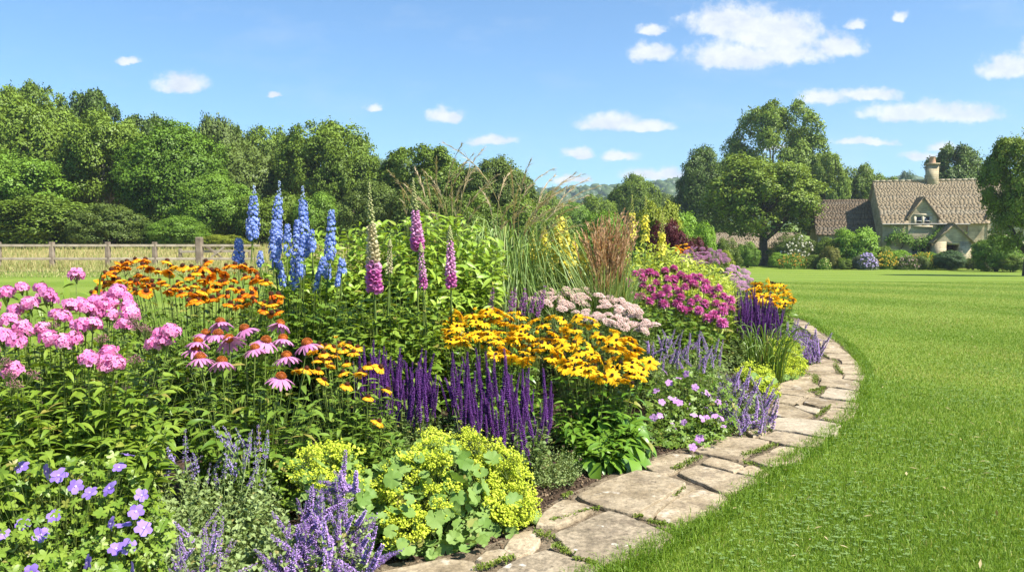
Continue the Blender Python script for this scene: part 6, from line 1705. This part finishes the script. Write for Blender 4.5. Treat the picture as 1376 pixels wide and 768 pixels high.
clump("violet salvia with slim dark spikes near the bend of the path", name="salvia_plant", hname="flower_spike", heads=V_SAL, poly=[(985, 425), (992, 405), (1020, 405), (1045, 420), (1050, 440), (1030, 446), (1000, 440)], n=66, md=4.5, yo=18, df=depth_fn(400, 8.6, 446, 7.9), hs=(.85, 1.3), tilt=.10, sunlean=0, jit=.12,
      fill=[(978, 440), (1010, 435), (1048, 445), (1040, 475), (1000, 490), (975, 475)], fn=120, fdf=depth_fn(430, 8.3, 490, 7.2), temps=LEAF_OVATE, per=10, ls=(.04, .065), lm=L_SALV, sm=L_SALV, sr=.0025, k=.75, opposite=True, el=(.1, .7), head_leaf=.5)
nep_clump("lilac catmint cushion at the far bend of the path", [(1045, 455), (1055, 435), (1085, 442), (1104, 460), (1100, 480), (1080, 478)], 80, depth_fn(432, 9.0, 482, 8.1), [(1050, 460), (1085, 450), (1100, 480), (1085, 490), (1060, 480)], 90, depth_fn(445, 8.9, 490, 8.1), V_NEP, hs=(1.3, 2.0), tilt=.35, md=5, per=10, ls=(.022, .036))
clump("golden black eyed coneflowers at the far end of the path", name="gold_coneflower_plant", heads=V_RUD, poly=[(1000, 395), (1010, 380), (1030, 378), (1055, 380), (1068, 400), (1064, 415), (1045, 412), (1020, 408)], n=72, md=5, df=depth_fn(376, 10.2, 416, 9.3), hs=(1.4, 1.9), tilt=.3, sunlean=.0,
      fill=[(1000, 410), (1065, 412), (1068, 440), (1030, 440)], fn=60, fdf=depth_fn(405, 9.9, 440, 9.2), temps=LEAF_LANCE, per=9, ls=(.08, .13), lm=L_MID, sm=L_STEM, sr=.003, k=.75)
clump("mauve pink flat headed sedum behind the golden coneflowers", name="sedum_plant", hname="flower_head", heads=V_SEDP, poly=[(972, 366), (985, 354), (1003, 362), (1010, 378), (1000, 390), (988, 384)], n=22, md=6, df=depth_fn(350, 11.6, 392, 10.2), hs=(.7, 1.1), tilt=.4, sunlean=.1, lean=(0, -.6, 0), jit=.15,
      fill=[(970, 375), (1010, 375), (1012, 400), (985, 400)], fn=40, fdf=depth_fn(370, 11.2, 400, 10.2), temps=LEAF_OVATE, per=9, ls=(.06, .1), lm=L_GREY, sm=L_STEM, sr=.003, k=.75)
clump("dusky mauve sedum with wide flat heads below the wine red smoke bush", name="sedum_plant", hname="flower_head", heads=V_SED, poly=[(912, 346), (930, 333), (962, 335), (982, 347), (975, 354), (945, 354), (920, 353)], n=30, md=7, df=depth_fn(330, 13.5, 362, 12.0), hs=(.7, 1.1), tilt=.45, sunlean=.1, lean=(0, -.6, 0), jit=.2,
      fill=[(915, 352), (980, 352), (985, 375), (920, 372)], fn=50, fdf=depth_fn(345, 13.2, 375, 12.0), temps=LEAF_OVATE, per=9, ls=(.07, .12), lm=L_GREY, sm=L_STEM, sr=.003, k=.75)
clump("orange and yellow flowers in front of the wine red smoke bush", name="daylily_clump", heads=V_HEL, poly=[(905, 338), (912, 326), (925, 324), (930, 335), (920, 342)], n=18, md=4, df=depth_fn(322, 15.5, 342, 15.0), hs=(1.2, 1.8), tilt=.3, fill=[(905, 335), (930, 335), (930, 345), (905, 345)], fn=26, fdf=depth_fn(330, 15.4, 345, 15), temps=LEAF_LANCE, per=9, ls=(.1, .16), lm=L_MID, sm=L_STEM, sr=.004, k=.7)
HAZE = 0.0004

# ================================================================== HAZE
if HAZE > 0:
    B = MB(); B.box((-1100, -60, -11), (1100, 1000, 130))
    hm = bpy.data.materials.new("haze_air"); hm.use_nodes = True
    nt = hm.node_tree; nt.nodes.remove(nt.nodes['Principled BSDF'])
    pv = nt.nodes.new('ShaderNodeVolumePrincipled'); pv.inputs['Density'].default_value = HAZE; pv.inputs['Color'].default_value = (.80, .90, 1.0, 1); pv.inputs['Anisotropy'].default_value = 0.2
    nt.links.new(pv.outputs[0], nt.nodes['Material Output'].inputs['Volume'])
    tag(B.obj("haze", [hm]), None, None, kind='stuff')
